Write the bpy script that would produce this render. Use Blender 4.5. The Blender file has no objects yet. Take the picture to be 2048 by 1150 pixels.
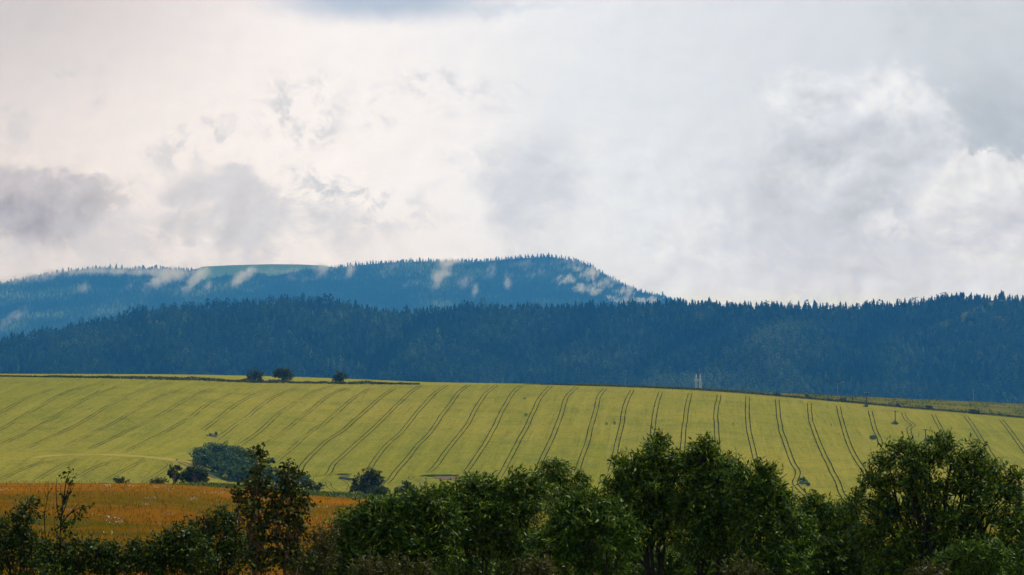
import bpy, math, random
import numpy as np
from mathutils import Vector

SEED = 7
R = np.random.default_rng(SEED)
random.seed(SEED)
scene = bpy.context.scene
col = scene.collection

# ------------------------------------------------------------------ camera geometry
F = 4817.0                       # focal length in photo pixels (2048 wide)
PITCH = math.atan(225.0 / F)
CP, SP = math.cos(PITCH), math.sin(PITCH)


def E(v):
    """tangent of elevation seen at photo row v"""
    cy = -(np.asarray(v, float) - 575.0) / F
    return (SP + CP * cy) / (CP - SP * cy)


def A(u):
    return (np.asarray(u, float) - 1024.0) / F / 1.001


def P(u, v, Y):
    return np.array([A(u) * Y, Y, E(v) * Y])


def ss(a, b, x):
    t = np.clip((np.asarray(x, float) - a) / (b - a), 0, 1)
    return t * t * (3 - 2 * t)


def curve(pts):
    xs, ys = zip(*pts)
    return lambda u: np.interp(u, xs, ys)


# ------------------------------------------------------------------ smooth value noise (numpy)
def vnoise(x, y, seed=0):
    x = np.asarray(x, float); y = np.asarray(y, float)
    xi = np.floor(x).astype(np.int64); yi = np.floor(y).astype(np.int64)
    fx = x - xi; fy = y - yi
    fx = fx * fx * (3 - 2 * fx); fy = fy * fy * (3 - 2 * fy)

    def h(a, b):
        n = (a * 374761393 + b * 668265263 + seed * 974634777) & 0xffffffff
        n = ((n ^ (n >> 13)) * 1274126177) & 0xffffffff
        return ((n ^ (n >> 16)) & 0xffff) / 65535.0
    return (h(xi, yi) * (1 - fx) + h(xi + 1, yi) * fx) * (1 - fy) + (h(xi, yi + 1) * (1 - fx) + h(xi + 1, yi + 1) * fx) * fy


def fbm(x, y, seed=0, o=4):
    s = 0; a = .5; t = 0
    for k in range(o):
        s = s + a * vnoise(x * 2 ** k, y * 2 ** k, seed + k); t += a; a *= .5
    return s / t


# ------------------------------------------------------------------ object helpers
def tag(o, label=None, cat=None, group=None, kind=None):
    if label: o['label'] = label
    if cat: o['category'] = cat
    if group: o['group'] = group
    if kind: o['kind'] = kind
    return o


def empty(name, loc, label, cat, group=None):
    o = bpy.data.objects.new(name, None)
    o.empty_display_size = .5
    col.objects.link(o); o.location = loc
    return tag(o, label, cat, group)


def mesh_np(name, V, faces, mat, parent=None, smooth=False, loc=None, attr=None):
    """faces: list of int arrays (n,3) / (n,4)"""
    V = np.ascontiguousarray(V, dtype=np.float32)
    if not isinstance(faces, (list, tuple)): faces = [faces]
    faces = [np.asarray(f, np.int32) for f in faces if len(f)]
    me = bpy.data.meshes.new(name)
    loops = np.concatenate([f.ravel() for f in faces])
    tot = np.concatenate([np.full(len(f), f.shape[1], np.int32) for f in faces])
    start = np.concatenate([[0], np.cumsum(tot)[:-1]]).astype(np.int32)
    me.vertices.add(len(V)); me.vertices.foreach_set('co', V.ravel())
    me.loops.add(len(loops)); me.loops.foreach_set('vertex_index', loops)
    me.polygons.add(len(tot)); me.polygons.foreach_set('loop_start', start)
    me.polygons.foreach_set('loop_total', tot)
    if smooth: me.polygons.foreach_set('use_smooth', np.ones(len(tot), bool))
    me.update(calc_edges=True); me.validate()
    if attr is not None:
        at = me.attributes.new('tint', 'FLOAT', 'FACE')
        at.data.foreach_set('value', np.asarray(attr, np.float32))
    me.materials.append(mat)
    o = bpy.data.objects.new(name, me); col.objects.link(o)
    if parent is not None: o.parent = parent
    if loc is not None: o.location = loc
    return o


def grid_faces(nr, nc):
    i = np.arange(nr - 1)[:, None] * nc + np.arange(nc - 1)[None, :]
    i = i.ravel()
    return np.stack([i, i + 1, i + nc + 1, i + nc], 1)


def tube(pts, radii, sides=6):
    pts = np.asarray(pts, float); n = len(pts)
    d = np.gradient(pts, axis=0); d /= np.linalg.norm(d, axis=1)[:, None] + 1e-9
    ref = np.array([0.31, 0.95, 0.05])
    a = np.cross(d, ref); a /= np.linalg.norm(a, axis=1)[:, None] + 1e-9
    b = np.cross(d, a)
    th = np.arange(sides) * 2 * math.pi / sides
    V = pts[:, None] + np.asarray(radii, float)[:, None, None] * (a[:, None] * np.cos(th)[None, :, None] + b[:, None] * np.sin(th)[None, :, None])
    Fq = []
    for i in range(n - 1):
        for j in range(sides):
            k = (j + 1) % sides
            Fq.append((i * sides + j, i * sides + k, (i + 1) * sides + k, (i + 1) * sides + j))
    return V.reshape(-1, 3), np.array(Fq)


class MB:
    def __init__(s): s.V = []; s.F = []; s.n = 0
    def add(s, V, Fc):
        s.V.append(np.asarray(V, float)); s.F.append(np.asarray(Fc) + s.n); s.n += len(V)
    def tube(s, pts, r, sides=6): s.add(*tube(pts, r, sides))
    def bar(s, a, b, r, sides=4): s.add(*tube([a, b], [r, r], sides))
    def box(s, c, d):
        c = np.array(c); d = np.array(d) / 2
        V = np.array([[x, y, z] for x in (-1, 1) for y in (-1, 1) for z in (-1, 1)]) * d + c
        s.add(V, [[0, 1, 3, 2], [4, 6, 7, 5], [0, 4, 5, 1], [2, 3, 7, 6], [0, 2, 6, 4], [1, 5, 7, 3]])
    def build(s, name, mat, parent=None, loc=None, smooth=False, off=None):
        V = np.concatenate(s.V)
        if off is not None: V = V - np.asarray(off)
        return mesh_np(name, V, np.concatenate(s.F), mat, parent, smooth, loc)


# ------------------------------------------------------------------ node DSL
class S:
    def __init__(s, g, sock): s.g = g; s.k = sock
    def _m(s, op, o=None, rev=False, c=None):
        n = s.g.nodes.new('ShaderNodeMath'); n.operation = op
        ins = [s] if o is None else ([o, s] if rev else [s, o])
        if c is not None: ins.append(c)
        for i, v in enumerate(ins):
            if isinstance(v, S): s.g.links.new(v.k, n.inputs[i])
            else: n.inputs[i].default_value = float(v)
        return S(s.g, n.outputs[0])
    def __add__(s, o): return s._m('ADD', o)
    __radd__ = __add__
    def __sub__(s, o): return s._m('SUBTRACT', o)
    def __rsub__(s, o): return s._m('SUBTRACT', o, True)
    def __mul__(s, o): return s._m('MULTIPLY', o)
    __rmul__ = __mul__
    def __truediv__(s, o): return s._m('DIVIDE', o)
    def __rtruediv__(s, o): return s._m('DIVIDE', o, True)
    def max(s, o): return s._m('MAXIMUM', o)
    def min(s, o): return s._m('MINIMUM', o)
    def abs(s): return s._m('ABSOLUTE')
    def sqrt(s): return s._m('SQRT')
    def pow(s, o): return s._m('POWER', o)
    def exp(s): return s._m('EXPONENT')
    def sstep(s, a, b, lo=0., hi=1.):
        n = s.g.nodes.new('ShaderNodeMapRange'); n.interpolation_type = 'SMOOTHSTEP'
        s.g.links.new(s.k, n.inputs[0])
        for i, v in zip((1, 2, 3, 4), (a, b, lo, hi)): n.inputs[i].default_value = v
        return S(s.g, n.outputs[0])


class G:
    def __init__(s, tree): s.t = tree
    def node(s, ty, **kw):
        n = s.t.nodes.new(ty)
        for k, v in kw.items(): setattr(n, k, v)
        return n
    def link(s, a, b): s.t.links.new(a.k if isinstance(a, S) else a, b)
    def vec(s, x, y, z=0.):
        n = s.node('ShaderNodeCombineXYZ')
        for i, v in enumerate((x, y, z)):
            if isinstance(v, S): s.link(v, n.inputs[i])
            else: n.inputs[i].default_value = v
        return n.outputs[0]
    def sep(s, v):
        n = s.node('ShaderNodeSeparateXYZ'); s.link(v, n.inputs[0])
        return [S(s.t, o) for o in n.outputs]
    def noise(s, v, scale, detail=4., rough=.55, dist=0., lac=2.):
        n = s.node('ShaderNodeTexNoise'); s.link(v, n.inputs['Vector'])
        n.inputs['Scale'].default_value = scale; n.inputs['Detail'].default_value = detail
        n.inputs['Roughness'].default_value = rough; n.inputs['Distortion'].default_value = dist
        n.inputs['Lacunarity'].default_value = lac
        return S(s.t, n.outputs[0])
    def mix(s, f, a, b):
        n = s.node('ShaderNodeMix', data_type='RGBA')
        for sock, v in ((n.inputs[0], f), (n.inputs[6], a), (n.inputs[7], b)):
            if isinstance(v, S): s.link(v, sock)
            elif hasattr(v, 'is_output'): s.link(v, sock)
            elif isinstance(v, (int, float)): sock.default_value = v
            else: sock.default_value = (*v, 1.)
        return n.outputs[2]
    def mapping(s, v, scale=(1, 1, 1), rot=(0, 0, 0)):
        n = s.node('ShaderNodeMapping'); s.link(v, n.inputs[0])
        n.inputs['Scale'].default_value = scale; n.inputs['Rotation'].default_value = rot
        return n.outputs[0]
    def attr(s, name):
        n = s.node('ShaderNodeAttribute', attribute_name=name)
        return S(s.t, n.outputs['Fac'])
    def island(s):
        n = s.node('ShaderNodeNewGeometry'); return S(s.t, n.outputs['Random Per Island'])
    def pos(s):
        return s.node('ShaderNodeNewGeometry').outputs['Position']
    def ramp(s, f, stops):
        n = s.node('ShaderNodeValToRGB'); s.link(f, n.inputs[0])
        e = n.color_ramp.elements
        while len(e) < len(stops): e.new(.5)
        for k, (p, c) in zip(e, stops): k.position = p; k.color = (*c, 1)
        return n.outputs[0]


def new_mat(name):
    m = bpy.data.materials.new(name); m.use_nodes = True
    t = m.node_tree; t.nodes.clear()
    g = G(t)
    out = g.node('ShaderNodeOutputMaterial')
    return m, g, out


def finish(g, out, color, rough=.9, spec=.15, bump=None, transl=0., tcol=None):
    b = g.node('ShaderNodeBsdfPrincipled')
    if isinstance(color, tuple): b.inputs['Base Color'].default_value = (*color, 1)
    else: g.link(color, b.inputs['Base Color'])
    b.inputs['Roughness'].default_value = rough
    b.inputs['Specular IOR Level'].default_value = spec
    if bump is not None:
        n = g.node('ShaderNodeBump'); n.inputs['Strength'].default_value = bump[1]
        n.inputs['Distance'].default_value = bump[2]
        g.link(bump[0], n.inputs['Height']); g.link(n.outputs[0], b.inputs['Normal'])
    sh = b.outputs[0]
    if transl > 0:
        tr = g.node('ShaderNodeBsdfTranslucent')
        if isinstance(color, tuple): tr.inputs[0].default_value = (*color, 1)
        else: g.link(color, tr.inputs[0])
        mx = g.node('ShaderNodeMixShader'); mx.inputs[0].default_value = transl
        g.link(sh, mx.inputs[1]); g.link(tr.outputs[0], mx.inputs[2]); sh = mx.outputs[0]
    g.link(sh, out.inputs['Surface'])


# ------------------------------------------------------------------ materials
TDIR = math.atan2(A(1390), 1.0)      # direction of the drill rows and tramlines


def mat_crop(name, tone=1.07):
    m, g, out = new_mat(name)
    p = g.pos()
    big = g.noise(p, .006, 5, .6)
    mid = g.noise(p, .045, 5, .62)
    pr = g.mapping(p, (1, 1, 1), (0, 0, TDIR))
    rot = g.mapping(pr, (1.1, .022, .05))
    rows = g.noise(rot, 1., 3, .6)
    rot2 = g.mapping(pr, (.28, .009, .03))
    bands = g.noise(rot2, 1., 3, .6)
    cross = g.noise(g.mapping(pr, (.02, .16, .1)), 1., 4, .6)
    fine = g.noise(p, .55, 4, .75)
    grain = g.noise(p, 2.4, 3, .8)
    c = g.mix(big.sstep(.36, .66), (.230 * tone, .228 * tone, .024), (.318 * tone, .272 * tone, .036))
    c = g.mix(mid.sstep(.42, .72) * .6, c, (.125 * tone, .160 * tone, .016))
    c = g.mix(rows.sstep(.48, .74) * .5, c, (.105 * tone, .12 * tone, .005))
    c = g.mix(bands.sstep(.46, .7) * .4, c, (.38 * tone, .335 * tone, .05))
    c = g.mix(cross.sstep(.52, .76) * .45, c, (.37 * tone, .27 * tone, .05))
    fine2 = g.noise(g.mapping(pr, (1., .35, .5)), .8, 4, .75)
    c = g.mix(fine.sstep(.46, .70) * .75, c, (.105 * tone, .135 * tone, .005))
    c = g.mix(fine2.sstep(.52, .70) * .55, c, (.40 * tone, .30 * tone, .03))
    c = g.mix(grain.sstep(.50, .72) * .7, c, (.46 * tone, .42 * tone, .04))
    c = g.mix(grain.sstep(.30, .46, 1., 0.) * .6, c, (.07 * tone, .09 * tone, .004))
    spots = g.noise(g.mapping(pr, (.05, .02, .05)), 1., 6, .7)
    c = g.mix(spots.sstep(.665, .73) * .65, c, (.07, .10, .015))
    finish(g, out, c, .95, 0., (fine + rows * .5 + grain, .6, .5))
    return m


def mat_meadow():
    m, g, out = new_mat('meadow_grass_mat')
    p = g.pos()
    big = g.noise(g.mapping(p, (.7, 1., 1)), .022, 5, .62)
    big2 = g.noise(g.mapping(p, (.5, .8, 1)), .05, 5, .65, .4)
    mid = g.noise(p, .35, 5, .7)
    fine = g.noise(p, 2.6, 4, .75)
    px_, py_, pz_ = g.sep(p)
    far = py_.sstep(230., 395.)
    c = g.mix(big.sstep(.38, .62), (.235, .098, .001), (.155, .088, .001))
    c = g.mix(far * .8, c, (.37, .14, .001))
    c = g.mix(big2.sstep(.44, .58) * (1. - far * .6) * .95, c, (.070, .080, .001))
    c = g.mix(big.sstep(.5, .6) * (1. - far) * .6, c, (.085, .088, .001))
    c = g.mix(mid.sstep(.45, .75) * .5, c, (.28, .118, .001))
    c = g.mix(fine.sstep(.5, .8) * .6, c, (.05, .042, .001))
    c = g.mix(g.noise(p, 1.1, 3, .6).sstep(.60, .75) * .35, c, (.30, .17, .02))
    c = g.mix((px_ + big * 14.).sstep(-8., 12.), c, g.mix(fine.sstep(.4, .7), (.22, .19, .02), (.13, .12, .012)))
    finish(g, out, c, .95, 0., (fine + mid, .8, .3))
    return m


def mat_mottled(name, c1, c2, c3, s1, s2, rough=.95):
    m, g, out = new_mat(name)
    p = g.pos()
    a = g.noise(p, s1, 5, .6); b = g.noise(p, s2, 5, .7)
    c = g.mix(a.sstep(.38, .64), c1, c2)
    c = g.mix(b.sstep(.5, .72) * .8, c, c3)
    finish(g, out, c, rough, 0., (b, .5, .3))
    return m


def mat_leaf(name, stops, transl=.2, rough=.45, spec=.25):
    m, g, out = new_mat(name)
    c = g.ramp(g.island(), stops)
    finish(g, out, c, rough, spec, None, transl)
    return m


def mat_tint(name, stops, nscale=.2, rough=.9):
    m, g, out = new_mat(name)
    p = g.pos()
    n = g.noise(p, nscale, 3, .6)
    c = g.ramp(g.attr('tint') + (n - .5) * .25, stops)
    finish(g, out, c, rough, 0.)
    return m


def mat_plain(name, c, rough=.8, c2=None, sc=4.):
    m, g, out = new_mat(name)
    n = g.noise(g.pos(), sc, 4, .6)
    cc = g.mix(n.sstep(.35, .65), c, c2 or tuple(x * .6 for x in c))
    finish(g, out, cc, rough, .2)
    return m


M = {}
M['crop'] = mat_crop('ripening_grain_mat')
M['upper'] = mat_crop('upper_grain_mat', 1.18)
M['meadow'] = mat_meadow()
M['verge'] = mat_mottled('verge_grass_mat', (.055, .085, .005), (.09, .115, .008), (.035, .058, .004), .08, .6)
M['valley'] = mat_mottled('valley_grass_mat', (.15, .15, .018), (.20, .18, .02), (.08, .09, .012), .01, .1)
M['scrub'] = mat_mottled('fallow_grass_mat', (.10, .125, .012), (.20, .15, .025), (.05, .075, .008), .022, .12)
M['ridge'] = mat_mottled('forest_floor_mat', (.012, .022, .010), (.02, .032, .012), (.008, .015, .008), .01, .06)
M['pasture'] = mat_mottled('high_pasture_mat', (.085, .15, .05), (.10, .17, .055), (.07, .125, .04), .004, .02)
M['track'] = mat_mottled('wheel_track_mat', (.018, .026, .002), (.034, .036, .003), (.012, .018, .002), .03, .4)
M['soil'] = mat_mottled('bare_soil_mat', (.16, .115, .055), (.20, .145, .07), (.09, .085, .025), .1, .7)
M['dkgrass'] = mat_mottled('rank_grass_mat', (.03, .055, .012), (.05, .08, .014), (.02, .04, .01), .1, .7)
M['bark'] = mat_plain('grey_bark_mat', (.055, .045, .035), .9, (.025, .02, .016), 9.)
M['paleb'] = mat_plain('tan_bark_mat', (.23, .14, .09), .8, (.12, .075, .05), 12.)
M['steel'] = mat_plain('galvanised_steel_mat', (.72, .78, .86), .5, (.66, .72, .8))
M['weedy'] = mat_mottled('weedy_patch_mat', (.075, .11, .008), (.11, .14, .012), (.05, .075, .006), .1, .7)
M['dry'] = mat_mottled('dry_crop_mat', (.36, .30, .055), (.42, .33, .07), (.27, .25, .03), .05, .5)
M['clear'] = mat_mottled('clearing_grass_mat', (.045, .075, .02), (.09, .11, .035), (.02, .035, .015), .02, .15)
M['lush'] = mat_leaf('lush_grass_mat', [(0, (.05, .09, .003)), (.6, (.09, .15, .005)), (1, (.18, .23, .01))], .25)
M['pole'] = mat_plain('weathered_pole_mat', (.075, .055, .05), .85, (.05, .04, .035))
M['polep'] = mat_plain('pale_pole_mat', (.26, .27, .30), .85, (.18, .19, .21))
M['rock'] = mat_plain('pale_boulder_mat', (.36, .37, .32), .85, (.20, .22, .17), 1.5)
M['white'] = mat_plain('white_blossom_mat', (.62, .62, .52), .9, (.5, .5, .4))
# foliage (linear base colours)
M['willow'] = mat_leaf('willow_leaf_mat', [(0, (.007, .026, .001)), (.4, (.040, .10, .003)), (.75, (.13, .225, .007)), (.97, (.28, .38, .02)), (1, (.25, .17, .02))])
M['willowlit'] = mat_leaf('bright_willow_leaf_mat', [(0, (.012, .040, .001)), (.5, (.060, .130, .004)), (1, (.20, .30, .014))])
M['birch'] = mat_leaf('birch_leaf_mat', [(0, (.008, .022, .001)), (.5, (.038, .068, .003)), (.85, (.13, .16, .010)), (1, (.20, .11, .02))])
M['bush'] = mat_leaf('bush_leaf_mat', [(0, (.007, .022, .001)), (.55, (.034, .072, .003)), (.9, (.12, .18, .008)), (1, (.20, .19, .015))])
M['pale'] = mat_leaf('yellowish_leaf_mat', [(0, (.04, .05, .006)), (.5, (.08, .08, .010)), (1, (.14, .12, .018))])
M['midtree'] = mat_leaf('field_tree_leaf_mat', [(0, (.012, .032, .003)), (.6, (.038, .075, .005)), (1, (.12, .16, .010))], .15)
M['grove'] = mat_leaf('thicket_leaf_mat', [(0, (.020, .060, .005)), (.6, (.075, .15, .013)), (1, (.17, .27, .03))], .15)
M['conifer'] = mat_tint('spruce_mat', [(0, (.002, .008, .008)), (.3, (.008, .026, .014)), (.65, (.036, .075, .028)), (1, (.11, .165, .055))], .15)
M['farcon'] = mat_tint('far_spruce_mat', [(0, (.002, .008, .008)), (.4, (.014, .034, .018)), (.75, (.07, .12, .045)), (1, (.22, .30, .11))], .1)
M['hedge'] = mat_leaf('hedge_leaf_mat', [(0, (.022, .042, .006)), (.6, (.05, .078, .008)), (1, (.12, .12, .015))], .15)
M['straw'] = mat_leaf('meadow_blade_mat', [(0, (.09, .08, .001)), (.4, (.20, .09, .001)), (.85, (.32, .13, .002)), (1, (.40, .25, .03))], .3)

# ------------------------------------------------------------------ terrain
v400 = curve([(-1500, 964), (0, 966), (200, 966.5), (300, 967.5), (400, 972), (500, 979), (600, 989), (700, 996.5), (800, 1004), (1000, 1012), (1500, 1020), (3600, 1024)])
v425 = curve([(-1500, 963), (0, 965.5), (200, 966), (300, 966), (400, 967.5), (500, 973), (600, 982), (700, 988.5), (800, 995), (1000, 1003), (1500, 1010), (3600, 1014)])
vcrest = curve([(-1500, 745), (0, 753.5), (200, 757), (400, 762), (500, 766), (700, 769), (820, 769.5), (1000, 768.5), (1100, 769.5), (1200, 772.5), (1300, 776), (1400, 781), (1500, 788), (1600, 797), (1700, 806), (1800, 815.5), (1900, 824), (2048, 837), (3600, 960)])
vupper = curve([(-1500, 745), (0, 747.5), (300, 748.2), (400, 749.2), (560, 752.5), (700, 757.5), (850, 764), (1000, 766.8), (1100, 768.3), (1200, 770.8), (1300, 774), (1400, 778.5), (1600, 788), (1800, 796.5), (2048, 807.5), (3600, 880)])

UG = np.arange(-1500, 3601, 20.0)
YG = np.arange(400, 1702, 2.5)


def build_table():
    T = np.zeros((len(UG), len(YG)))
    k = 1 - ss(330, 520, UG)                          # the low knoll at the left
    for i, u in enumerate(UG):
        z400 = E(v400(u)) * 400; z425 = E(v425(u)) * 425
        zc = E(vcrest(u)) * 1215; zu = E(vupper(u)) * 1500
        z905r = E(958) * 905
        z940r = z905r + (zc - z905r) * (35 / 310.)
        kk = k[i]
        Ys = [400, 425, 500, 640, 850, 905, 940, 1215, 1232, 1500, 1540, 1702]
        Z = [z400, z425, z425 - 6, E(1022) * 640, E(986) * 850,
             E(914) * 905 * kk + z905r * (1 - kk), E(906) * 940 * kk + z940r * (1 - kk),
             zc, zc + .25, zu, zu - .6, zu - 10]
        T[i] = np.interp(YG, Ys, Z)
    S0 = T.copy()
    ker = np.ones(7) / 7
    for _ in range(2):
        pad = np.pad(T, ((0, 0), (3, 3)), 'edge')
        T = np.stack([np.convolve(r, ker, 'valid') for r in pad])
    pad = np.pad(T, ((3, 3), (0, 0)), 'edge')
    T = np.stack([np.convolve(pad[:, j], ker, 'valid') for j in range(T.shape[1])], 1)
    w = ss(400, 440, YG)[None, :]
    wc = 1 - np.exp(-((YG - 1215) / 26.) ** 2)[None, :] * .75
    wu = 1 - np.exp(-((YG - 1500) / 20.) ** 2)[None, :] * .9
    T = S0 + (T - S0) * w * wc * wu
    # gentle undulation of the slope
    und = (fbm(UG[:, None] / 230., YG[None, :] / 90., 11, 3) - .5) * 2.2
    T += und * ss(880, 960, YG)[None, :] * (1 - ss(1120, 1200, YG))[None, :]
    return T


ZT = build_table()


def Hf(u, y):
    """terrain height at photo column u, distance y (400..1700)"""
    u = np.asarray(u, float); y = np.asarray(y, float)
    fu = np.clip((u - UG[0]) / 20., 0, len(UG) - 1.001); fy = np.clip((y - YG[0]) / 2.5, 0, len(YG) - 1.001)
    i = fu.astype(int); j = fy.astype(int); a = fu - i; b = fy - j
    return (ZT[i, j] * (1 - a) + ZT[i + 1, j] * a) * (1 - b) + (ZT[i, j + 1] * (1 - a) + ZT[i + 1, j + 1] * a) * b


def Hn(u, y):
    """near terrain, columns straight: x = A(u)*400"""
    ze = E(v400(u)) * 400
    y = np.asarray(y, float)
    bank = -1.75 + (-8.0 + 1.75) * ss(4, 52, y)
    t = np.clip((y - 52) / (400 - 52), 0, 1)
    u = np.asarray(u, float)
    return bank * (1 - t) + ze * t + (fbm(u / 60., y / 12., 3, 3) - .5) * .5 * np.sin(np.pi * t)


def ground_near(x, y):
    return float(Hn(x / 400. * F * 1.001 + 1024, y))


def field_at(u, v, lo=880, hi=1216):
    """farthest visible point of the field seen at photo (u,v)"""
    ys = np.arange(hi, lo, -1.0)
    z = Hf(np.full_like(ys, u), ys); vv = z / ys
    e = E(v)
    idx = np.where(vv <= e)[0]
    y = ys[idx[0]] if len(idx) else lo
    return np.array([A(u) * y, y, float(Hf(u, y))])


UV = np.concatenate([np.arange(-1500, -200, 100), np.arange(-200, 2260, 12), np.arange(2260, 3601, 110)]).astype(float)


def sheet(name, us, ys, zfun, mat, xfun=None, kind='structure'):
    Y, U = np.meshgrid(ys, us, indexing='ij')
    X = A(U) * Y if xfun is None else xfun(U, Y)
    Z = zfun(U, Y)
    o = mesh_np(name, np.stack([X, Y, Z], -1).reshape(-1, 3), grid_faces(len(ys), len(us)), mat, smooth=True)
    return tag(o, kind=kind)


xs_near = lambda U, Y: A(U) * 400
sheet('ground', UV, np.concatenate([np.arange(-300, 0, 20), np.arange(0, 60.1, 3)]), Hn, M['verge'], xs_near)
sheet('meadow', UV, np.concatenate([np.arange(60, 240, 3), np.arange(240, 401, 4)]), Hn, M['meadow'], xs_near)
sheet('grass_verge', UV, np.arange(400, 426, 5), Hf, M['verge'])
sheet('valley_ground', UV, np.arange(425, 641, 5), Hf, M['valley'])
field = sheet('crop_field', UV, np.concatenate([np.arange(640, 840, 5), np.arange(840, 1216, 3)]), Hf, M['crop'])
UL = UV[UV <= 1048]; UR = UV[UV >= UL[-1]]
sheet('upper_field', UL, np.concatenate([[1215, 1219, 1225], np.arange(1232, 1541, 8), [1560, 1600, 1700]]), Hf, M['upper'])
sheet('fallow_strip', UR, np.concatenate([[1215, 1219, 1225], np.arange(1232, 1541, 8), [1560, 1600, 1700]]), Hf, M['scrub'])

# near wooded ridge and far mountain
vn_top = curve([(-700, 760), (-200, 712), (0, 672), (100, 655), (200, 633), (300, 612), (350, 606), (400, 604), (480, 599), (560, 592), (600, 589), (650, 593), (700, 602), (780, 613), (850, 613), (900, 608), (950, 605), (1000, 603), (1100, 606), (1200, 602), (1300, 599), (1400, 598), (1450, 600), (1520, 605), (1600, 603), (1700, 604), (1780, 602), (1850, 593), (1900, 586), (1950, 588), (2000, 586), (2048, 590), (2300, 610), (3000, 690)])
vf_top = curve([(-700, 640), (-200, 590), (0, 560), (60, 548), (130, 536), (200, 528), (250, 531), (300, 529), (350, 532), (385, 534), (400, 534), (460, 531), (540, 529), (600, 529.5), (655, 532), (664, 530), (700, 524), (780, 517), (850, 515), (900, 517), (980, 514), (1050, 508), (1100, 506), (1140, 511), (1175, 522), (1220, 548), (1260, 569), (1300, 582), (1350, 592), (1400, 612), (1500, 645), (3000, 700)])
VB = 838.
TREE_N, TREE_F = 15., 8.    # tree height above the ground line, in photo rows


def fold(u, s):
    return (fbm(u / 210. + s * .9, s * 1.3, 21, 3) - .5) * 460 * np.sin(np.pi * np.clip(s, 0, 1)) ** .8


def near_pt(u, s):
    Y = 4350 + 600 * s + fold(u, s)
    v = VB + (vn_top(u) + TREE_N - VB) * (s ** .92)
    return np.stack([A(u) * Y, Y, E(v) * Y], -1)


def far_pt(u, s):
    Y = 10400 + 1700 * s + (fbm(u / 160. + s, s * 1.6, 31, 3) - .5) * 650 * np.sin(np.pi * np.clip(s, 0, 1))
    v = 700 + (vf_top(u) + TREE_F * farwood(u) - 700) * (s ** .95)
    return np.stack([A(u) * Y, Y, E(v) * Y], -1)


def farwood(u):
    return 1 - ss(385, 405, u) * (1 - ss(650, 670, u))


def strip(name, us, rows, mat):
    V = np.concatenate(rows)
    return tag(mesh_np(name, V, grid_faces(len(rows), len(us)), mat, smooth=True), kind='structure')


US = np.arange(-700, 3001, 25.0)


def flat_row(y, z):
    z = z(US) if callable(z) else np.full_like(US, z)
    return np.stack([A(US) * y, np.full_like(US, y), z], -1)


row0 = np.stack([A(US) * 1700, np.full_like(US, 1700), Hf(US, np.full_like(US, 1700.))], -1)
strip('valley_floor', US, [row0, flat_row(2100, lambda u: Hf(u, np.full_like(u, 1700.)) - 30), flat_row(3000, -40), flat_row(4000, -25), near_pt(US, np.zeros_like(US))], M['valley'])
SN = np.linspace(0, 1, 34)
strip('near_ridge', US, [near_pt(US, np.full_like(US, s)) for s in SN], M['ridge'])
topn = near_pt(US, np.ones_like(US))
topf = far_pt(US, np.ones_like(US))
strip('back_valley', US, [topn, flat_row(5250, lambda u: topn[:, 2] - 50), flat_row(7000, 60), flat_row(9300, 90), far_pt(US, np.zeros_like(US))], M['ridge'])
SF = np.linspace(0, 1, 26)
strip('far_mountain', US, [far_pt(US, np.full_like(US, s)) for s in SF], M['ridge'])
strip('plateau', US, [topf, flat_row(12600, lambda u: topf[:, 2] - 30), flat_row(14500, 150), flat_row(18000, 0), flat_row(26000, 0)], M['ridge'])


# high pasture on the mountain top: a sheet just above the slope
pu = np.arange(372, 671, 6.0)
pr = []
for s in np.linspace(.87, 1.0, 9):
    lo = .885 + .07 * (fbm(pu / 45., pu * 0, 5, 3) - .5) * 2 + .08 * ss(540, 660, pu) + .08 * (1 - ss(372, 400, pu))
    t = (s - .87) / .13
    q = far_pt(pu, lo + (1 - lo) * t); q[:, 2] += 1.5
    q[:, 1] -= 3
    pr.append(q)
tag(mesh_np('high_pasture', np.concatenate(pr), grid_faces(9, len(pu)), M['pasture'], smooth=True), kind='structure')

# ------------------------------------------------------------------ forest
def spruce_proto(tiers, sides, rnd, slim=1.0):
    V = []; Fc = []
    for t in range(tiers):
        z0 = .10 + .86 * (t / tiers) ** .95
        z1 = min(1.0, z0 + .86 / tiers * 1.75)
        if t == tiers - 1: z1 = 1.0
        r = .20 * slim * (1 - z0) ** .80 + .012
        n0 = len(V)
        ph = rnd.uniform(0, 6.28)
        for k in range(sides):
            a = ph + 2 * math.pi * k / sides
            rr = r * rnd.uniform(.62, 1.22)
            V.append((rr * math.cos(a), rr * math.sin(a), z0 - rnd.uniform(-.02, .05)))
        V.append((rnd.uniform(-.01, .01), rnd.uniform(-.01, .01), z1))
        for k in range(sides):
            Fc.append((n0 + k, n0 + (k + 1) % sides, n0 + sides))
    return np.array(V), np.array(Fc)


def round_proto(rnd, n=26, narrow=.30):
    """crown made of leaf-mass facets scattered over an egg shape"""
    V = []; Fc = []
    for k in range(n):
        th = rnd.uniform(0, 6.28); h = rnd.uniform(.22, 1.0)
        rr = narrow * math.sin(math.pi * min(1, (1.06 - h) ** .75 * .95)) * rnd.uniform(.6, 1.05) + .01
        c = np.array([rr * math.cos(th), rr * math.sin(th), h])
        out = np.array([math.cos(th), math.sin(th), rnd.uniform(.2, 1.3)]); out /= np.linalg.norm(out)
        a = np.cross(out, [0, 0, 1.]); a /= np.linalg.norm(a); b = np.cross(out, a)
        q = rnd.uniform(.075, .13)
        n0 = len(V)
        for j in range(3):
            w = j * 2.094 + rnd.uniform(-.5, .5)
            V.append(c + q * (a * math.cos(w) + b * math.sin(w)) * rnd.uniform(.8, 1.3))
        V.append(c + out * q * .55)
        Fc += [(n0, n0 + 1, n0 + 3), (n0 + 1, n0 + 2, n0 + 3), (n0 + 2, n0, n0 + 3)]
    return np.array(V), np.array(Fc)


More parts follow.
